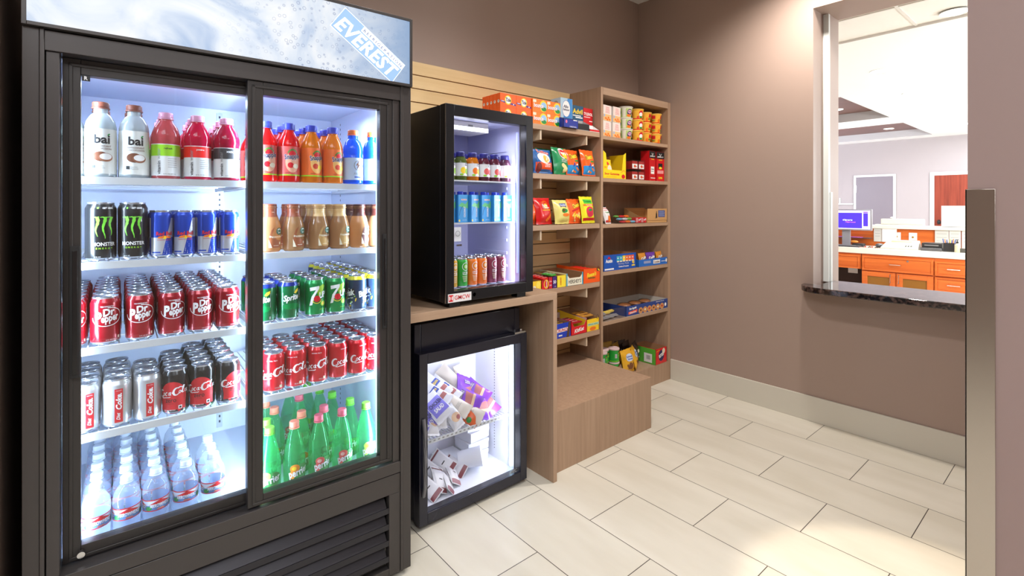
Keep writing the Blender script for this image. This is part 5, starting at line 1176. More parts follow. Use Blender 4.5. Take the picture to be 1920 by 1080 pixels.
# second compartment
SPK = Proto('candy_display_box'); b = MB(); w, d, h = .250, .14, .18; yb = mat('box_sun_yellow', (250, 214, 30), .4)
b.box(-w / 2, 0, 0, w / 2, .002, .058, yb)
for s in (-1, 1):
    x = s * w / 2; q = s * .012
    b.add([(x, .0, .058), (x - s * .045, 0, .058), (x - s * .028, 0, .165), (x - s * .006, 0, .18), (x, 0, .18)], [(0, 1, 2, 3, 4) if s > 0 else (4, 3, 2, 1, 0)], yb)
    x0, x1 = sorted((x, x - s * .002)); b.box(x0, .0, .0, x1, d, .17, yb)
b.box(-w / 2, d - .002, 0, w / 2, d, .165, CARD); b.box(-w / 2, 0, 0, w / 2, d, .002, CARD); SPK.part('box_body', b)
b = MB(); fm = front(1, 0); b.d(text('Sour Gummies', -.11, .024, .050, .040, .03), fm, PR, .0006); b.d(text('24', -.115, .066, -.09, .080, .03), fm, PO, .0006); b.d(text('NET WT 2 OZ EACH', -.09, .010, .02, .015), fm, PO, .0006); b.d(disc(.095, .018, .020, .014), fm, PR, .0006)
b.d(ribbon([(.07, .045), (.1, .06), (.12, .05)], .004), fm, PO, .0006); SPK.part('printed_front', b)
SPK.place(BW(2.680, 1.487, .012), G + .03, 'sun yellow candy display box with cut-out front on the second shelf', 'candy box')
GB = packP('candy_bag', .085, .13, .03, mat('bag_yellow_candy', (240, 206, 50), .35), lambda b, mp: (b.d(disc(0, .06, .028, .03), mp, CREAM, .001), b.d(disc(.012, .04, .018, .014), mp, PR, .0014), b.d(disc(-.02, .10, .014, .012), mp, PR, .0014)), seed=41)
for k in range(3): GB.place(BW(2.660 + k * .012, 1.4895, .045 + .03 * k), G + .1, f'yellow candy bag inside the sun yellow box, {["front", "middle", "rear"][k]} one', 'candy bag', 'yellow candy bags', rx=-.14)
CLR = glassmat('clear_acrylic', (.96, .97, .98), fres=1.45, boost=1.2)
RC = Proto('clear_food_pack'); b = MB().box(-.036, 0, 0, .036, .085, .068, CLR); RC.part('clear_shell', b)
b = MB().box(-.030, .004, .004, .030, .07, .060, mat('food_red', (170, 40, 40), .5, noise=.3, nscale=80)); fm = front(1, .004); b.d(rect(-.030, .008, .030, .040, 4), fm, PW, .001); b.d(disc(.0, .024, .012, .010), fm, PO, .0014); b.d(text('Ricos', -.010, .018, .024, .030, .03), fm, PR, .0018); RC.part('food_insert', b)
for i, (y, z) in enumerate(((2.930, 1.487), (3.008, 1.487), (2.930, 1.562), (3.008, 1.562))): RC.place(BW(y, z, .03), G, f'clear pack with red and white label, {"upper" if i > 1 else "lower"} {"right" if i % 2 else "left"}', 'food pack', 'clear packs with red labels')
TR2 = MB(); 
for z in (.0705,): TR2.box(-.115, 0, z, .085, .10, z + .0025, CLR)
for x in (-.115, .083): TR2.box(x, 0, 0, x + .002, .10, .15, CLR)
TR2.box(-.113, .098, 0, .083, .10, .15, CLR)
o = TR2.build('clear_rack'); o.location = BW(2.960, 1.487, .027); o.rotation_euler = (0, 0, G); tag(o, 'clear acrylic rack holding four packs beside the yellow box', 'rack')
def d_vero(v):
    def f(b, mp):
        b.d(rect(-.046, .168, .046, .219, 4), mp, PK, .0004); b.d(ribbon([(-.012, .206), (0, .186), (.012, .206)], .004), mp, PW, .0008); b.d(text('JERKY', -.038, .176, .038, .186, .03), mp, PW, .0010)
        b.d(text('SMOKED', -.02, .156, .022, .163, .03), mp, PY, .0006)
        if v: b.d(rect(-.026, .052, .026, .106, 4), mp, PW, .0006); b.d(rect(-.02, .085, .02, .090), mp, PK, .001); b.d(rect(-.02, .070, .016, .073), mp, PK, .001); b.d(rect(-.03, .020, .04, .025), mp, PW, .0006)
        else: b.d(rect(-.024, .096, .024, .134, 4), mp, PK, .0006); b.d(disc(0, .100, .018, .009), mp, PY, .001); b.d(rect(-.036, .058, .036, .082, 4), mp, mat('print_rose'), .0006); b.d(text('20%', -.024, .018, .024, .034, .04), mp, PY, .0006)
    return f
for v, y, r_, lab in ((1, 3.138, .12, 'tall red and black snack box, left of two'), (0, 3.238, -.06, 'tall red and black snack box with orange lettering, right of two')):
    carton('snack_box', .092, .220, .07, mat('box_scarlet', (200, 20, 28), .4), d_vero(v)).place(BW(y, 1.487, .03), G + r_, lab, 'box')
# third compartment
packP('candy_bag', .078, .118, .040, mat('bag_white', (228, 224, 224), .35), lambda b, mp: (b.d(rect(-.036, .09, .036, .112, 6), mp, PR, .0008), b.d(disc(.006, .03, .020, .022), mp, PO, .0010), b.d(text('Yumy', -.03, .066, .028, .08, .03), mp, PG, .0010), b.d(rect(-.036, .01, .036, .022, 6), mp, PR, .0008)), seed=50).place(BW(2.622, 1.184, .020), G + .2, 'white candy bag with red top leaning at the left of the third compartment', 'candy bag', rx=-.35, ry=.0)
packP('candy_bag', .10, .12, .04, mat('bag_black', (26, 24, 24), .3), None, seed=51).place(BW(2.70, 1.184, .14), G, 'glossy black candy bag behind the clear tray', 'candy bag', rx=-.1)
packP('candy_bag', .05, .12, .03, mat('bag_amber', (214, 130, 20), .35), None, seed=52).place(BW(2.605, 1.184, .15), G, 'amber candy bag at the back left of the third compartment', 'candy bag')
TRc = MB(); w = .300
TRc.box(-w / 2, 0, 0, w / 2, .16, .002, CLR).box(-w / 2, 0, .002, w / 2, .002, .036, CLR).box(-w / 2, .158, .002, w / 2, .16, .10, CLR).box(-w / 2, .002, .002, -w / 2 + .002, .158, .045, CLR).box(w / 2 - .002, .002, .002, w / 2, .158, .085, CLR).box(-.105, .002, .002, -.103, .158, .06, CLR)
o = TRc.build('clear_tray'); o.location = BW(2.852, 1.1835, -.004); o.rotation_euler = (0, 0, G); tag(o, 'clear acrylic divided tray of small sweets at the shelf edge', 'tray')
rs = random.Random(9)
cols = [('sweet_red', (196, 40, 50)), ('sweet_orange', (230, 110, 40)), ('sweet_blue', (120, 180, 210)), ('sweet_silver', (190, 200, 206)), ('sweet_green', (110, 170, 80))]
SWT = [bar('wrapped_sweet', .052, .022, .016, mat(n_, c_, .35)) for n_, c_ in cols]
k = 0
for r in range(3):
    for c in range(3):
        nm = cols[(r * 2 + c) % 5][0].split('_')[1]
        SWT[(r * 2 + c) % 5].place(BW(2.775 + c * .055, 1.186 + r * .018, .022 + r * .028), G + rs.uniform(-.15, .15), f'{nm} wrapped sweet, {["front", "middle", "rear"][r]} row, {["left", "centre", "right"][c]}, clear tray', 'sweet', 'wrapped sweets'); k += 1
RB = carton('gum_box', .062, .036, .05, mat('box_bright_red', (214, 30, 40), .4), lambda b, mp: (b.d(rect(-.029, .003, -.006, .033), mp, mat('print_rose'), .0004), b.d(text('gum', -.004, .010, .028, .026, .04, .3, .3), mp, PW, .0008)))
for i, y in enumerate((2.935, 3.000)): 
    RB.place(BW(y - (.004 if i else 0), 1.1855, .003 if 0 else .006), G, f'small red gum box, {"right" if i else "left"} one, in the clear tray', 'box', 'red gum boxes')
KR = opentray('kraft_tray', .250, .016, .105, .20, mat('kraft_board', (196, 150, 96), .7, noise=.05, nscale=20), mat('kraft_board')); KR.place(BW(3.150, 1.1835, .0), G, 'brown kraft card tray at the right of the third compartment', 'tray')
b = MB().box(-.122, 0, 0, .122, .0015, .084, mat('kraft_board')); fm = front(1, 0); b.d(rect(.010, .022, .095, .072, 4), fm, mat('print_slate_blue', (70, 84, 140)), .0005)
for k in range(4): b.d(rect(.018, .030 + k * .010, .088 - 6e-3 * (k % 2), .034 + k * .010), fm, mat('print_pale_blue', (150, 160, 200)), .0009)
b.d(merge(disc(-.012, .034, .008, .022), disc(-.010, .060, .004, .006), ribbon([(-.03, .012), (-.012, .04), (0, .02)], .003)), fm, mat('print_dark', (50, 40, 36)), .0006)
o = b.build('kraft_sign_card'); o.location = BW(3.152, 1.2000, -.0022); o.rotation_euler = (0, 0, G); tag(o, 'brown card with a blue rectangle in front of the kraft tray', 'card'); 
# fourth compartment
def d_aus(b, mp):
    b.d(text('Austin', -.155, .056, -.085, .080, .04, 0, .0), mp, PW, .0006); b.d(polyg([(-.14, .082), (-.12, .098), (-.10, .082)]), mp, PR, .0006)
    for k, c in enumerate((mat('print_aqua', (60, 170, 200)), mat('print_aqua'), PY, PO, mat('print_tangerine', (244, 110, 40)), mat('print_coral', (240, 100, 70)))):
        x = -.040 + k * .032; b.d(rect(x, .058, x + .029, .095, 2), mp, c, .0006); b.d(rect(x + .006, .078, x + .022, .083), mp, PW, .001); b.d(rect(x + .002, .054, x + .026, .062), mp, CREAM, .001)
    b.d(text('Variety Pack', -.030, .032, .095, .050, .03), mp, mat('print_pale_blue'), .0008); b.d(text('Cookies & Crackers', -.018, .018, .090, .028, .03), mp, PW, .0008); b.d(text('45', .128, .034, .155, .060, .05), mp, PY, .0008); b.d(rect(.125, .018, .160, .028), mp, PY, .0008); b.d(rect(-.165, .008, -.07, .018), mp, PW, .0006)
opentray('snack_carton', .350, .108, .110, .22, mat('box_royal_blue', (24, 84, 180), .4), CARD, d_aus).place(BW(2.728, .870, .003), G, 'royal blue cracker carton with six coloured squares', 'box')
def d_otis(b, mp):
    b.d(rect(-.115, .022, -.030, .040, 4), mp, mat('print_pale_blue'), .0006); b.d(rect(.0, .014, .085, .040, 4), mp, PW, .0006); b.d(text('Cookies', .006, .019, .078, .034, .03), mp, PN, .001); b.d(rect(.10, .024, .15, .028), mp, PW, .0006); b.d(disc(.165, .030, .010, .013), mp, PW, .0006)
b_ = opentray('cookie_carton', .355, .052, .094, .22, mat('box_bright_blue', (40, 110, 200), .4), CARD, d_otis); b_.place(BW(3.108, .870, .003), G, 'bright blue low-front cookie carton holding three bags in view', 'box')
for i, (c1, y, lab) in enumerate((((196, 130, 44), 3.020, 'golden cookie bag, left in the bright blue carton'), ((96, 50, 150), 3.122, 'purple cookie bag in the middle of the bright blue carton'), ((200, 120, 60), 3.228, 'golden cookie bag, right in the bright blue carton'))):
    packP('cookie_bag', .100, .092, .03, mat('cookie_film_%d' % (i % 2), c1, .35) if i < 2 else mat('cookie_film_0'), lambda b, mp: (b.d(disc(-.01, .035, .03, .02), mp, PN, .001), b.d(text('Cookie', -.036, .045, .036, .066, .05, 0, .2), mp, PW, .0014)), seed=60 + i).place(BW(y, .873, .03), G + (.1, -.1, .15)[i], lab, 'cookie bag', 'cookie bags', rx=-.15)
for i in range(4): 
    fill(.075, .05, .022, ('cracker_pack_%d' % (i % 2), ((200, 120, 60), (50, 60, 120))[i % 2], .35), 2.60 + .08 * i, .938, .04 + .01 * i, ['left', 'second', 'third', 'right'][i] + ' cracker packet in the royal blue carton', 1, None, rz_=.3, name='cracker_packet', cat='cracker packet', back=None) if 0 else None
CP = bar('cracker_packet', .075, .05, .022, mat('cracker_pack', (200, 120, 60), .35), lambda b, mp: b.d(rect(-.02, -.008, .02, .008), mp, PB, .0005))
for i in range(4): CP.place(BW(2.605 + .082 * i, .945, .05), G + .2, f'orange cracker packet, {["left", "second", "third", "right"][i]} in the royal blue carton', 'cracker packet', 'cracker packets')
# fifth compartment
def d_don(b, mp):
    b.d(text('Bon Appetit', -.215, .040, -.135, .060, .05, 0, .05), mp, PW, .0006); b.d(quad([(-.225, .012), (-.128, .020), (-.124, .040), (-.225, .030)], 4), mp, mat('print_coral'), .0009); b.d(text('Danish', -.21, .018, -.14, .030, .03, 0, .06), mp, PW, .0013)
    for k in range(6): x = -.085 + k * .052; b.d(disc(x, .024, .026, .022), mp, mat('pastry', (206, 146, 90), .6), .0006 + k * 1e-4); b.d(disc(x, .026, .009, .007), mp, (PN, CREAM, PR)[k % 3], .0014)
    b.d(text('Assorted Danish', .10, .058, .20, .066, .01), mp, PW, .0006); b.d(disc(.22, .030, .012, .013), mp, PW, .0009)
DT = opentray('pastry_tray', .500, .070, .070, .255, mat('box_navy_blue', (44, 70, 140), .4), mat('carton_white_inside', (206, 200, 190), .6), d_don); DT.place(BW(3.040, .541, .002), G, 'long navy blue pastry tray with a row of pastries pictured', 'pastry tray')
DN = Proto('wrapped_pastry'); b = MB().ell(0, 0, .014, .052, .045, .014, mat('pastry_glazed', (150, 96, 60), .35, noise=.3, nscale=70), 16, 6); DN.part('pastry', b); b = MB()
b.ell(0, 0, .0155, .060, .049, .0165, glassmat('pastry_film', (.97, .97, .97), fres=1.5, boost=2.5, rough=.08), 16, 6); DN.part('clear_film', b)
k = 0
for i in range(4):
    for j in range(2): DN.place(BW(2.86 + .122 * i, .544 + .0 * j, .07 + .115 * j), G + rs.uniform(-.4, .4), f'film-wrapped pastry, {["left", "second", "third", "right"][i]} column, {["front", "rear"][j]} row, navy tray', 'pastry', 'wrapped pastries', rx=rs.uniform(-.05, .05))
for i in range(3): DN.place(BW(2.92 + .122 * i, .576, .12), G + rs.uniform(-.4, .4), f'film-wrapped pastry, upper layer, {["left", "middle", "right"][i]}, navy tray', 'pastry', 'wrapped pastries')
TRd = MB().box(-.11, 0, 0, .11, .15, .002, CLR).box(-.11, 0, .002, .11, .002, .075, CLR).box(.108, .002, .002, .11, .15, .075, CLR).box(-.11, .002, .002, -.108, .15, .075, CLR)
o = TRd.build('clear_bin'); o.location = BW(2.662, .5415, .002); o.rotation_euler = (0, 0, G); tag(o, 'clear acrylic bin of foil packets left of the navy pastry tray', 'bin')
FO = bar('foil_packet', .07, .035, .02, mat('foil', (200, 200, 206), .25, .6)); FY = bar('foil_packet', .07, .035, .02, mat('foil_yellow', (226, 196, 90), .3))
for i in range(6): (FO if i < 4 else FY).place(BW(2.60 + .062 * (i % 3), .545 + .022 * (i // 3), .04 + .01 * i), G + rs.uniform(-.3, .3), f'{"silver" if i < 4 else "yellow"} foil packet, {["left", "middle", "right"][i % 3]}, {"upper" if i > 2 else "lower"} in the clear bin', 'packet', 'foil packets')
# bottom compartment (floor of the bookcase z .14)
def d_pri(b, mp):
    b.d(rect(-.114, .006, .114, .010, 40), mp, PLG, .0003)
    for c in (0, .11, -.11):
        b.d(disc(c + .004, .095 - .03, .016, .009), mp, PK, .0005); b.d(text('Chips', c - .011, .058, c + .018, .067, .03, 0, .15), mp, PY, .0009); b.d(disc(c + .008, .045, .014, .008), mp, PLG, .0005); b.d(rect(c - .034, .03, c - .018, .056), mp, PW, .0005)
        for k in range(5): b.d(rect(c - .033 + k * .003, .032, c - .0318 + k * .003, .054), mp, PK, .0009)
prof = [(.035, 0), (.0365, .002), (.0365, .082)]
PRG = Proto('chip_can'); b = MB().lathe([(p[0], p[1]) for p in prof], mat('can_bright_green', (40, 160, 60), .35), 26); PRG.part('can_body', b); l = MB(); d_pri(l, cmap(prof)); PRG.part('printed_wrap', l)
PRG.part('can_lid', MB().lathe([(.038, .082), (.0385, .084), (.0385, .091), (.036, .093), (.034, .0915)], mat('lid_pinkish', (226, 196, 196), .35), 26))
for i, (y, z, bk, lab) in enumerate(((2.600, .1395, .06, 'bottom left'), (2.600, .2335, .06, 'upper left'), (2.665, .1395, .11, 'lower second'), (2.668, .2335, .10, 'upper second'), (2.742, .1395, .07, 'lower right'), (2.742, .2335, .07, 'upper right'))):
    PRG.place(BW(y, z, bk), G + .25, f'small green chip can with pink lid, {lab} of the stacks', 'chip can', 'green chip cans')
FA = mat('bag_gold', (226, 170, 40), .3, coat=.3)
def d_amos(b, mp): b.d(disc(.0, .104, .046, .026, 24), mp, mat('label_sky', (206, 218, 236), .4), .001); b.d(text('Famous', -.036, .104, .036, .118, .03), mp, PB, .0014); b.d(text('Amos', -.024, .088, .028, .102, .03), mp, PB, .0014); [b.d(disc(u, v, .020, .010, 12, u * 20), mp, mat('cookie_brown', (130, 80, 44), .7), .001 + u * .002) for u, v in ((-.03, .05), (.0, .06), (.03, .05), (-.012, .036), (.022, .034), (0, .045))]
packP('cookie_bag', .145, .160, .05, FA, d_amos, seed=70).place(BW(2.850, .142, .022), G + .1, 'large gold cookie bag with pale blue label at the front', 'cookie bag', 'gold cookie bags', rx=-.2)
packP('cookie_bag', .135, .155, .045, FA, d_amos, seed=71).place(BW(2.975, .142, .050), G + .55, 'gold cookie bag leaning right of the front one', 'cookie bag', 'gold cookie bags', rx=-.25)
for i, (y, bk, r_) in enumerate(((2.70, .19, .3), (2.79, .20, -.2), (2.89, .19, .3))): packP('cookie_bag', .12, .17 + .02 * (i == 1), .045, mat('bag_mustard', (170, 130, 40), .35, noise=.1, nscale=20), None, seed=80 + i).place(BW(y, .142, bk - .03), G + r_, f'mustard cookie bag at the back of the bottom compartment, {["left", "middle", "right"][i]}', 'cookie bag', 'mustard cookie bags', rx=-.1)
BKS = [packP('candy_bag', .11, .16, .045, mat('bag_dark_brown', (44, 30, 28), .3, coat=.3), lambda b, mp: (b.d(rect(-.02, .08, .03, .10), mp, CREAM, .001), b.d(rect(-.02, .05, .02, .056), mp, CREAM, .001)), seed=90 + i) for i in range(3)]
for i, (y, bk, r_) in enumerate(((3.02, .16, .2), (3.06, .11, .4), (3.00, .20, -.1))): BKS[i].place(BW(y, .142, bk), G + r_, f'dark brown candy bag behind the gold bags, {["middle", "front", "rear"][i]} one', 'candy bag', 'dark brown candy bags', rx=-.15)
SB = opentray('snack_carton', .140, .115, .115, .20, mat('box_poppy', (214, 30, 36), .4), CARD, lambda b, mp: (b.d(disc(.0, .060, .034, .040), mp, mat('print_navy', (40, 40, 90)), .0005), b.d(text('BITES', -.03, .05, .03, .075, .05, 0, .3), mp, PW, .0009), b.d(disc(.03, .09, .018, .02), mp, CREAM, .0007), b.d(text('snack', -.06, .096, -.02, .104, .02, 0, .2), mp, PY, .0007)))
SB.place(BW(3.204, .1395, .0), G, 'red open snack carton with green side in the bottom right corner', 'box')
b = MB().box(-.0715, .001, .001, -.0705, .199, .113, mat('side_green', (90, 180, 60), .4)); mp_ = pmap((-.0715, .1, 0), (0, -1, 0), (0, 0, 1), (-1, 0, 0)); b.d(rect(.0, .01, .07, .075, 2), mp_, PW, .0006)
for k in range(9): b.d(rect(.022 + k * .004, .03, .0235 + k * .004, .062), mp_, PK, .001)
o = b.build('green_side_panel', SB.root)
# ================================================================ front office seen through the opening
struct('wall_office_far', MB().box(-5.0, 13.4, 0, 3.15, 13.55, 3.2, WALLG), )
struct('wall_office_left', MB().box(-5.1, 3.5, 0, -5.0, 13.55, 3.2, WALLG))
struct('wall_office_right', MB().box(3.0, 3.5, 0, 3.15, 13.55, 3.2, WALLG))
struct('wall_office_near', MB().box(-5.0, 3.67, 0, -1.62, 3.75, 3.2, WALL))
CT = mat('ceiling_tile', (236, 234, 228), .8, noise=.015, nscale=40); CG = mat('ceiling_grid_white', (222, 220, 214), .5)
b = MB(); y = 3.68
b.box(-5, 3.68, 2.77, 3.0, 5.10, 2.87, CT)
for x in [-4.06 + .61 * k for k in range(12)]: b.box(x, 3.68, 2.763, x + .02, 5.10, 2.77, CG)
for y in (3.9, 4.51): b.box(-5, y, 2.7625, 3, y + .02, 2.77, CG)
struct('ceiling_tiled', b)
b = MB(); zo = 2.75; TX = -2.28
b.box(TX, 5.10, zo, 3.0, 13.4, zo + .14, WHITE); b.box(-5, 5.10, zo, TX, 7.57, zo + .14, WHITE)
b.box(-5, 9.88, zo, TX, 10.70, zo + .14, WHITE); b.box(-5, 12.92, zo, TX, 13.4, zo + .14, WHITE)
struct('ceiling_office', b)
for i, (ya, yb_) in enumerate(((7.57, 9.88), (10.70, 12.92))):
    b = MB().box(-5, ya - .01, zo + .14, TX + .02, yb_ + .01, zo + .17, DARKW)
    b.box(-5, yb_ - .004, zo + .001, TX, yb_ - .001, zo + .14, mat('tray_side_grey', (196, 196, 198), .6)).box(-5, ya + .001, zo + .001, TX, ya + .004, zo + .14, mat('tray_side_grey')).box(TX - .004, ya + .004, zo + .001, TX - .001, yb_ - .004, zo + .14, mat('tray_side_grey'))
    struct('ceiling_tray' if i == 0 else 'ceiling_recess', b)
LAMPM = mat('downlight_glow', (255, 244, 226), .3, emit=14.0)
for x, y, z, lab in ((-1.57, 6.43, zo, 'round recessed ceiling light, nearest on the plain white ceiling'), (-1.63, 8.0, zo, 'round recessed ceiling light, second on the plain white ceiling'), (-1.64, 9.06, zo, 'round recessed ceiling light, third on the plain white ceiling'), (-1.60, 11.65, zo, 'round recessed ceiling light, farthest right on the white ceiling'),
                   (-2.86, 9.32, zo + .14, 'round recessed light in the nearer dark wood ceiling recess'), (-2.88, 12.4, zo + .14, 'round recessed light in the farther dark wood ceiling recess'), (-.745, 4.95, 2.762, 'round recessed light in the tiled ceiling at the top right')):
    t = thing('ceiling_light', lab, 'ceiling light', 'recessed office lights', (x, y, z))
    MB().lathe([(.075, -.001), (.090, -.006), (.092, 0)], TRIMW, 24).build('trim_ring', t); MB().lathe([(.0, -.0068), (.074, -.0068), (.074, -.002)], LAMPM, 24, cap=False).build('lamp_lens', t)
    light('SPOT', (x, y, z - .03), 12, (1, .95, .88), target=(x, y, 0), spot=150, blend=.8, size=.07)
# doors on the far wall
def fdoor(nm, x0, x1, h, m, cas):
    r = struct(nm, MB().frame(x0, 0, x1, h, cas, 13.37, 13.40, TRIMW, wb=0), bevel=.003)
    struct('door_panel', MB().box(x0 + cas, 13.378, 0, x1 - cas, 13.398, h - cas, m), parent=r); return r
d1 = fdoor('door_1', -3.767, -2.984, 2.013, mat('door_grey_mauve', (132, 124, 134), .5), .045)
d2 = fdoor('door_2', -2.402, -1.35, 2.015, CHERRYD, .07)
hb = MB().ell(-2.25, 13.33, .98, .03, .04, .05, PK); hb.box(-2.20, 13.34, .955, -2.10, 13.36, 1.005, CHROME); hb.build('door_handle', d2)
MB().box(-3.725, 13.365, 1.62, -3.715, 13.377, 1.78, CHROME).build('hinge', d1)
struct('trim_2', MB().box(-4.20, 13.35, 1.345, -3.775, 13.40, 1.375, TRIMW).box(-4.058, 13.37, 1.375, -4.035, 13.40, 1.50, TRIMW))
# desk run
YD = 8.03
CW = mat('counter_white', (236, 232, 220), .35, noise=.02, nscale=12)
o = MB().box(-3.4, YD, .657, -.6, 8.60, .736, CW).build('desk_worktop', bevel=.008); tag(o, 'long white office worktop on the orange cherry cabinets', 'worktop')
PAN = mat('olive_glass', (140, 92, 24), .35)
def pull(cx, z, horiz, p, m=CHROME, L=.12):
    b = MB(); y = YD - .004
    if horiz: b.tube([(cx - L / 2, y, z), (cx - L / 2, y - .022, z), (cx + L / 2, y - .022, z), (cx + L / 2, y, z)], .0045, m)
    else: b.tube([(cx, y, z - L / 2), (cx, y - .022, z - L / 2), (cx, y - .022, z + L / 2), (cx, y, z + L / 2)], .0045, m)
    return b.build('handle', p)
def drawer(r, x0, x1, z0, z1, lock=False, hx=None):
    b = MB().box(x0, YD, z0, x1, YD + .02, z1, CHERRY); b.frame(x0, z0, x1, z1, .022, YD - .008, YD, CHERRY)
    b.box(x0 + .03, YD - .003, z0 + .03, x1 - .03, YD, z1 - .03, CHERRY)
    d = b.build('drawer', r, bevel=.003); pull(hx or (x0 + x1) / 2, (z0 + z1) / 2, True, d)
    if lock: k = MB().lathe([(.0, -.008), (.011, -.006), (.012, 0)], CHROME, 14).build('lock', d); k.rotation_euler = (radians(90), 0, 0); k.location = (-1.664, YD - .008, .592)
def cdoor(r, x0, x1, z0, z1, hx):
    b = MB().frame(x0, z0, x1, z1, .062, YD - .008, YD + .018, CHERRY); d = b.build('cabinet_door', r, bevel=.003)
    MB().box(x0 + .062, YD + .002, z0 + .062, x1 - .062, YD + .006, z1 - .062, PAN).build('inset_panel', d); pull(hx, z1 - .075, False, d, L=.11)
c1 = thing('office_cabinet', 'orange cherry office cabinet with one wide drawer over two panelled doors', 'cabinet')
MB().box(-2.172, YD + .019, .03, -1.402, 8.58, .655, CHERRY).build('carcass', c1, bevel=.002)
drawer(c1, -2.164, -1.409, .440, .630, True, -1.795); cdoor(c1, -2.164, -1.795, .05, .424, -1.845); cdoor(c1, -1.779, -1.409, .05, .424, -1.756)
c2 = thing('office_cabinet', 'orange cherry office cabinet with stacked drawers at the right', 'cabinet')
MB().box(-1.400, YD + .019, .03, -.75, 8.58, .655, CHERRY).build('carcass', c2, bevel=.002)
drawer(c2, -1.394, -1.03, .438, .618, hx=-1.213); drawer(c2, -1.394, -1.03, .24, .422, hx=-1.213); drawer(c2, -1.394, -1.03, .05, .225, hx=-1.213)
c3 = thing('office_cabinet', 'orange cherry pencil drawer over a dark knee space at the left', 'cabinet')
MB().box(-3.3, YD + .021, .445, -2.18, 8.2, .655, CHERRY).build('carcass', c3, bevel=.002)
drawer(c3, -3.1, -2.19, .448, .633); MB().box(-3.3, 8.5, 0, -2.18, 8.58, .44, mat('knee_space_brown', (58, 34, 26), .6)).build('back_panel', c3)
o = MB().box(-2.46, 8.485, .33, -2.34, 8.499, .42, PW).build('wall_socket'); tag(o, 'pale power box in the dark knee space', 'power box')
# raised reception ledge
rl = thing('reception_ledge', 'raised white reception ledge over an orange cherry panel', 'reception desk')
MB().box(-3.4, 8.601, .03, -.6, 8.63, .986, CHERRY).build('desk_panel', rl); MB().box(-3.4, 8.56, .987, -.6, 8.95, 1.030, CW).build('ledge_top', rl, bevel=.006)
for x, lab in ((-1.905, 'white socket plate on the cherry panel beside the hanging paper'), (-1.725, 'white socket plate with a brass knob on the cherry panel')):
    b = MB().box(x - .045, 8.594, .838, x + .045, 8.6, .94, PW); b.ell(x, 8.592, .88, .012, .008, .012, mat('brass', (180, 140, 60), .3, .8)); tag(b.build('socket_plate'), lab, 'socket plate')
PAP = mat('paper_white', (246, 244, 240), .6); PAPG = mat('paper_grey', (214, 214, 208), .6)
def sheet(x0, x1, z0, z1, y, m, lab, lines=3):
    b = MB().box(x0, y, z0, x1, y + .002, z1, m)
    for k in range(lines): z = z1 - (z1 - z0) * (.2 + .2 * k); b.box(x0 + .015, y - .0004, z, x1 - .02, y, z + .004, PGY)
    tag(b.build('paper_sheet'), lab, 'paper')
sheet(-2.17, -2.075, .80, .99, 8.585, PAPG, 'grey printed sheet hanging under the ledge beside the monitor'); sheet(-2.07, -1.90, .80, .995, 8.575, PAP, 'blank white sheet hanging under the ledge', 0)
sheet(-1.490, -1.35, .745, .985, 8.585, PAPG, 'grey printed sheet behind the black card terminal'); sheet(-1.345, -1.23, .745, .99, 8.582, PAPG, 'grey printed sheet behind the pen cup'); sheet(-1.22, -1.08, .745, .99, 8.580, PAPG, 'grey printed sheet at the right edge behind the sanitizer')
b = MB().box(-1.43, 8.62, 1.031, -1.0, 8.63, 1.31, PAP).box(-1.43, 8.62, 1.031, -1.0, 8.72, 1.035, PAP); tag(b.build('sign_holder'), 'large blank white sign standing on the reception ledge', 'sign')
b = MB(); b.box(-2.19, 8.70, 1.031, -1.633, 8.82, 1.045, PAPG); m_ = mat('woven_cream', (226, 220, 204), .6, noise=.15, nscale=120)
b.prism([(-2.12, 8.72), (-1.633, 8.72), (-1.633, 8.80), (-2.12, 8.80)], 1.045, 1.125, m_); tag(b.build('document_tray', bevel=.01), 'cream woven tray on the reception ledge', 'tray')
b = MB().ell(-1.99, 8.76, 1.140, .03, .02, .014, PW); tag(b.build('folded_tissue'), 'small white tissue on top of the cream tray', 'tissue')
# monitor
mo = thing('computer_monitor', 'grey computer monitor with a blue screen on the office worktop', 'monitor', loc=(0, 0, 0))
GY = mat('monitor_bezel', (150, 150, 158), .35, noise=.02); SX0, SX1, SZ0, SZ1, MY = -2.72, -2.10, .965, 1.262, 8.22
MB().box(SX0, MY, SZ0, SX1, MY + .04, SZ1, GY).build('housing', mo, bevel=.004)
b = MB().box(SX0 + .02, MY - .001, SZ0 + .018, SX1 - .02, MY + .001, SZ1 - .018, mat('screen_pale', (214, 206, 250), .3, emit=.9)); fm = front(1, MY - .001)
b.d(rect(SX0 + .03, SZ0 + .03, -2.215, SZ1 - .050, 2), fm, mat('screen_blue', (70, 50, 226), .3, emit=.9), .0005); b.d(rect(-2.20, SZ0 + .06, -2.145, SZ1 - .055, 2), fm, mat('screen_blue'), .0005); b.d(rect(-2.20, SZ1 - .05, -2.145, SZ1 - .035, 2), fm, mat('screen_violet', (120, 70, 200), .3, emit=.8), .0005)
b.d(text('Opera', -2.45, 1.095, -2.33, 1.120, .02, .3), fm, mat('screen_white', (255, 255, 255), .3, emit=1), .001); b.d(text('Xpress', -2.42, 1.070, -2.29, 1.088, .02, .3), fm, mat('screen_pink', (240, 120, 170), .3, emit=1), .001)
b.build('screen', mo); MB().box(-2.47, MY + .041, .75, -2.37, MY + .07, 1.0, GY).box(-2.53, MY - .02, .7365, -2.31, MY + .14, .75, GY).build('stand', mo)
b = MB().box(-2.75, 8.46, .842, -2.19, 8.595, .850, mat('tray_smoke', (90, 80, 90), .4)); tag(b.build('letter_shelf'), 'thin dark letter shelf below the monitor holding pink paper', 'shelf')
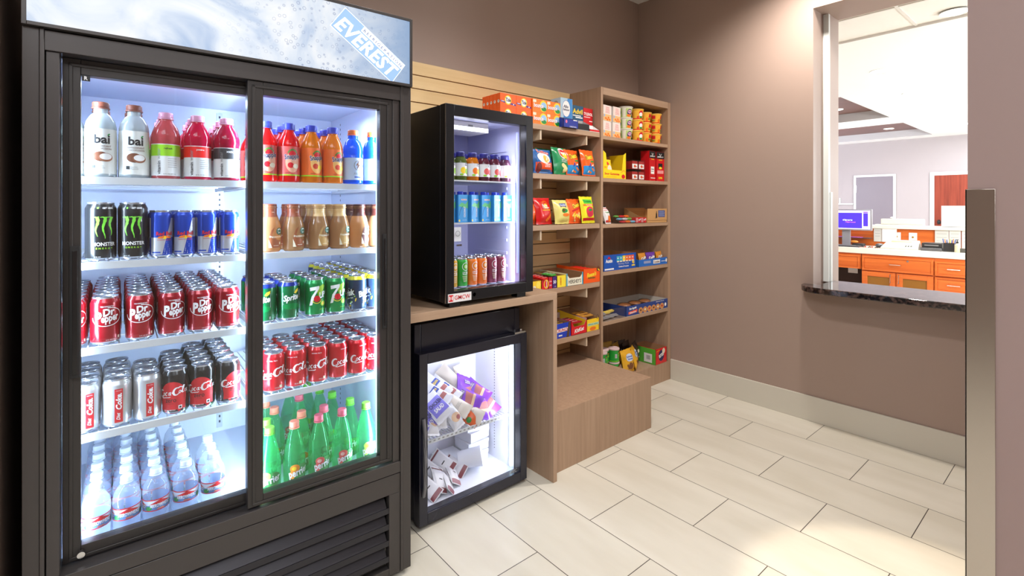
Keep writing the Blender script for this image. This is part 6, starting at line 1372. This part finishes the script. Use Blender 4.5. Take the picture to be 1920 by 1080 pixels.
b = MB().box(-2.70, 8.465, .8505, -2.30, 8.59, .858, mat('paper_pink', (214, 110, 200), .6)); tag(b.build('pink_paper'), 'pink paper lying on the thin dark letter shelf', 'paper')
KB = MB(); dk = mat('keyboard_dark', (52, 52, 56), .5); KB.box(-2.75, 8.08, .7365, -2.215, 8.22, .748, dk)
for r in range(5):
    for c in range(22): KB.box(-2.74 + c * .0237, 8.085 + r * .026, .748, -2.74 + c * .0237 + .019, 8.085 + r * .026 + .021, .753, mat('key_grey', (120, 120, 124), .5))
tag(KB.build('keyboard'), 'dark grey computer keyboard on the worktop below the monitor', 'keyboard')
b = MB().box(-2.36, 8.30, .7365, -2.22, 8.40, .775, dk); tag(b.build('tape_dispenser', bevel=.008), 'dark stapler block behind the keyboard', 'stapler')
b = MB().ell(-2.33, 8.30, .80, .05, .03, .018, mat('orange_holder', (226, 140, 40), .4)); tag(b.build('orange_clip'), 'orange clip lying behind the keyboard', 'clip')
ms = MB().ell(-2.025, 8.28, .765, .05, .07, .030, mat('mouse_graphite', (70, 72, 78), .3, coat=.5), 18, 10); tag(ms.build('phone_handset'), 'dark glossy rounded handset left of the cream desk phone', 'handset')
for i in range(7):
    x = -2.19 + .026 * i; b = MB().tube([(x, 8.12 + .015 * sin(i * 2), .743), (x + .012, 8.14, .752), (x + .02, 8.12, .743)], .0055, (PK, PR, PW)[i % 3])
    tag(b.build('key_ring'), f'{("black", "red", "white")[i % 3]} key tag in the small pile, {ORD[i]}', 'key tag', 'key tags')
b = MB().box(-2.22, 8.06, .7362, -1.98, 8.16, .7372, mat('paper_salmon', (236, 170, 140), .6)); tag(b.build('salmon_paper'), 'salmon paper under the small pile of key tags', 'paper')
# desk phone / terminals
dp = thing('desk_phone', 'cream desk console with a green display on the worktop', 'phone'); CC_ = mat('console_cream', (214, 214, 204), .4)
b = MB(); vs = [(-1.975, 8.10, .7365), (-1.575, 8.10, .7365), (-1.575, 8.34, .7365), (-1.975, 8.34, .7365), (-1.975, 8.10, .755), (-1.575, 8.10, .755), (-1.600, 8.34, .850), (-1.935, 8.34, .850)]
b.add(vs, [(3, 2, 1, 0), (4, 5, 6, 7), (0, 1, 5, 4), (1, 2, 6, 5), (2, 3, 7, 6), (3, 0, 4, 7)], CC_); b.build('console_body', dp, bevel=.004)
sl = pmap((-1.775, 8.10, .755), (1, 0, 0), (0, .93, .367), (0, -.367, .93))
b = MB(); b.d(rect(-.12, .175, .10, .225, 2), sl, mat('lcd_green', (196, 220, 110), .3), .001); b.build('display', dp)
b = MB(); b.d(rect(-.165, .155, .165, .162, 2), sl, PGY, .001)
for k in range(3): b.d(rect(.055 + .028 * k, .040, .072 + .028 * k, .085, 2), sl, mat('button_olive', (70, 70, 50), .5), .0015)
b.build('buttons', dp)
ct_ = thing('card_printer', 'black flat card printer right of the desk console', 'printer'); TB = mat('printer_black', (48, 48, 50), .35)
b = MB().box(-1.555, 8.12, .7365, -1.345, 8.36, .775, mat('printer_grey', (96, 96, 98), .4)).box(-1.55, 8.16, .776, -1.35, 8.36, .835, TB); b.build('printer_body', ct_, bevel=.006); MB().box(-1.52, 8.157, .80, -1.38, 8.16, .812, PGY).build('paper_slot', ct_)
pc = thing('pen_cup', 'dark square pen cup full of blue and orange pens', 'pen holder'); MB().frame(-1.335, 8.13, -1.225, 8.25, .004, 0, 1, TB) if 0 else None
b = MB().box(-1.333, 8.15, .7365, -1.229, 8.155, .845, TB).box(-1.333, 8.245, .7365, -1.229, 8.25, .845, TB).box(-1.333, 8.155, .7365, -1.328, 8.245, .845, TB).box(-1.234, 8.155, .7365, -1.229, 8.245, .845, TB).box(-1.328, 8.155, .7365, -1.234, 8.245, .742, TB); b.build('cup_body', pc)
for i in range(8):
    x = -1.32 + .011 * i; c_ = (PB, PO, PB, PW, PY, PB, PO, PB)[i]
    o = MB().tube([(x, 8.18 + .015 * (i % 3), .744), (x + .006 * (i - 4), 8.19 + .012 * (i % 3), .895 - .006 * (i % 3))], .0045, c_).build('pen'); tag(o, f'{("blue", "orange", "blue", "white", "yellow", "blue", "orange", "blue")[i]} pen in the dark cup, {ORD[i]}', 'pen', 'pens in the cup')
hs = thing('sanitizer_bottle', 'small cream bottle with black pump beside the pen cup', 'bottle'); MB().lathe([(.024, .7365), (.026, .742), (.026, .825), (.012, .84), (.011, .848)], mat('lotion_cream', (214, 208, 176), .35), 20, cx=-1.197, cy=8.12).build('bottle_body', hs); MB().lathe([(.012, .848), (.012, .866), (.004, .868), (.004, .885), (.015, .887), (.015, .894)], PK, 14, cx=-1.197, cy=8.12).build('pump', hs)
b = MB().box(-1.175, 8.12, .7365, -1.02, 8.20, .785, mat('note_box_grey', (86, 84, 78), .5)).box(-1.13, 8.13, .786, -1.05, 8.19, .835, PAPG); tag(b.build('note_holder'), 'grey note holder with paper at the right edge of the worktop', 'note holder')
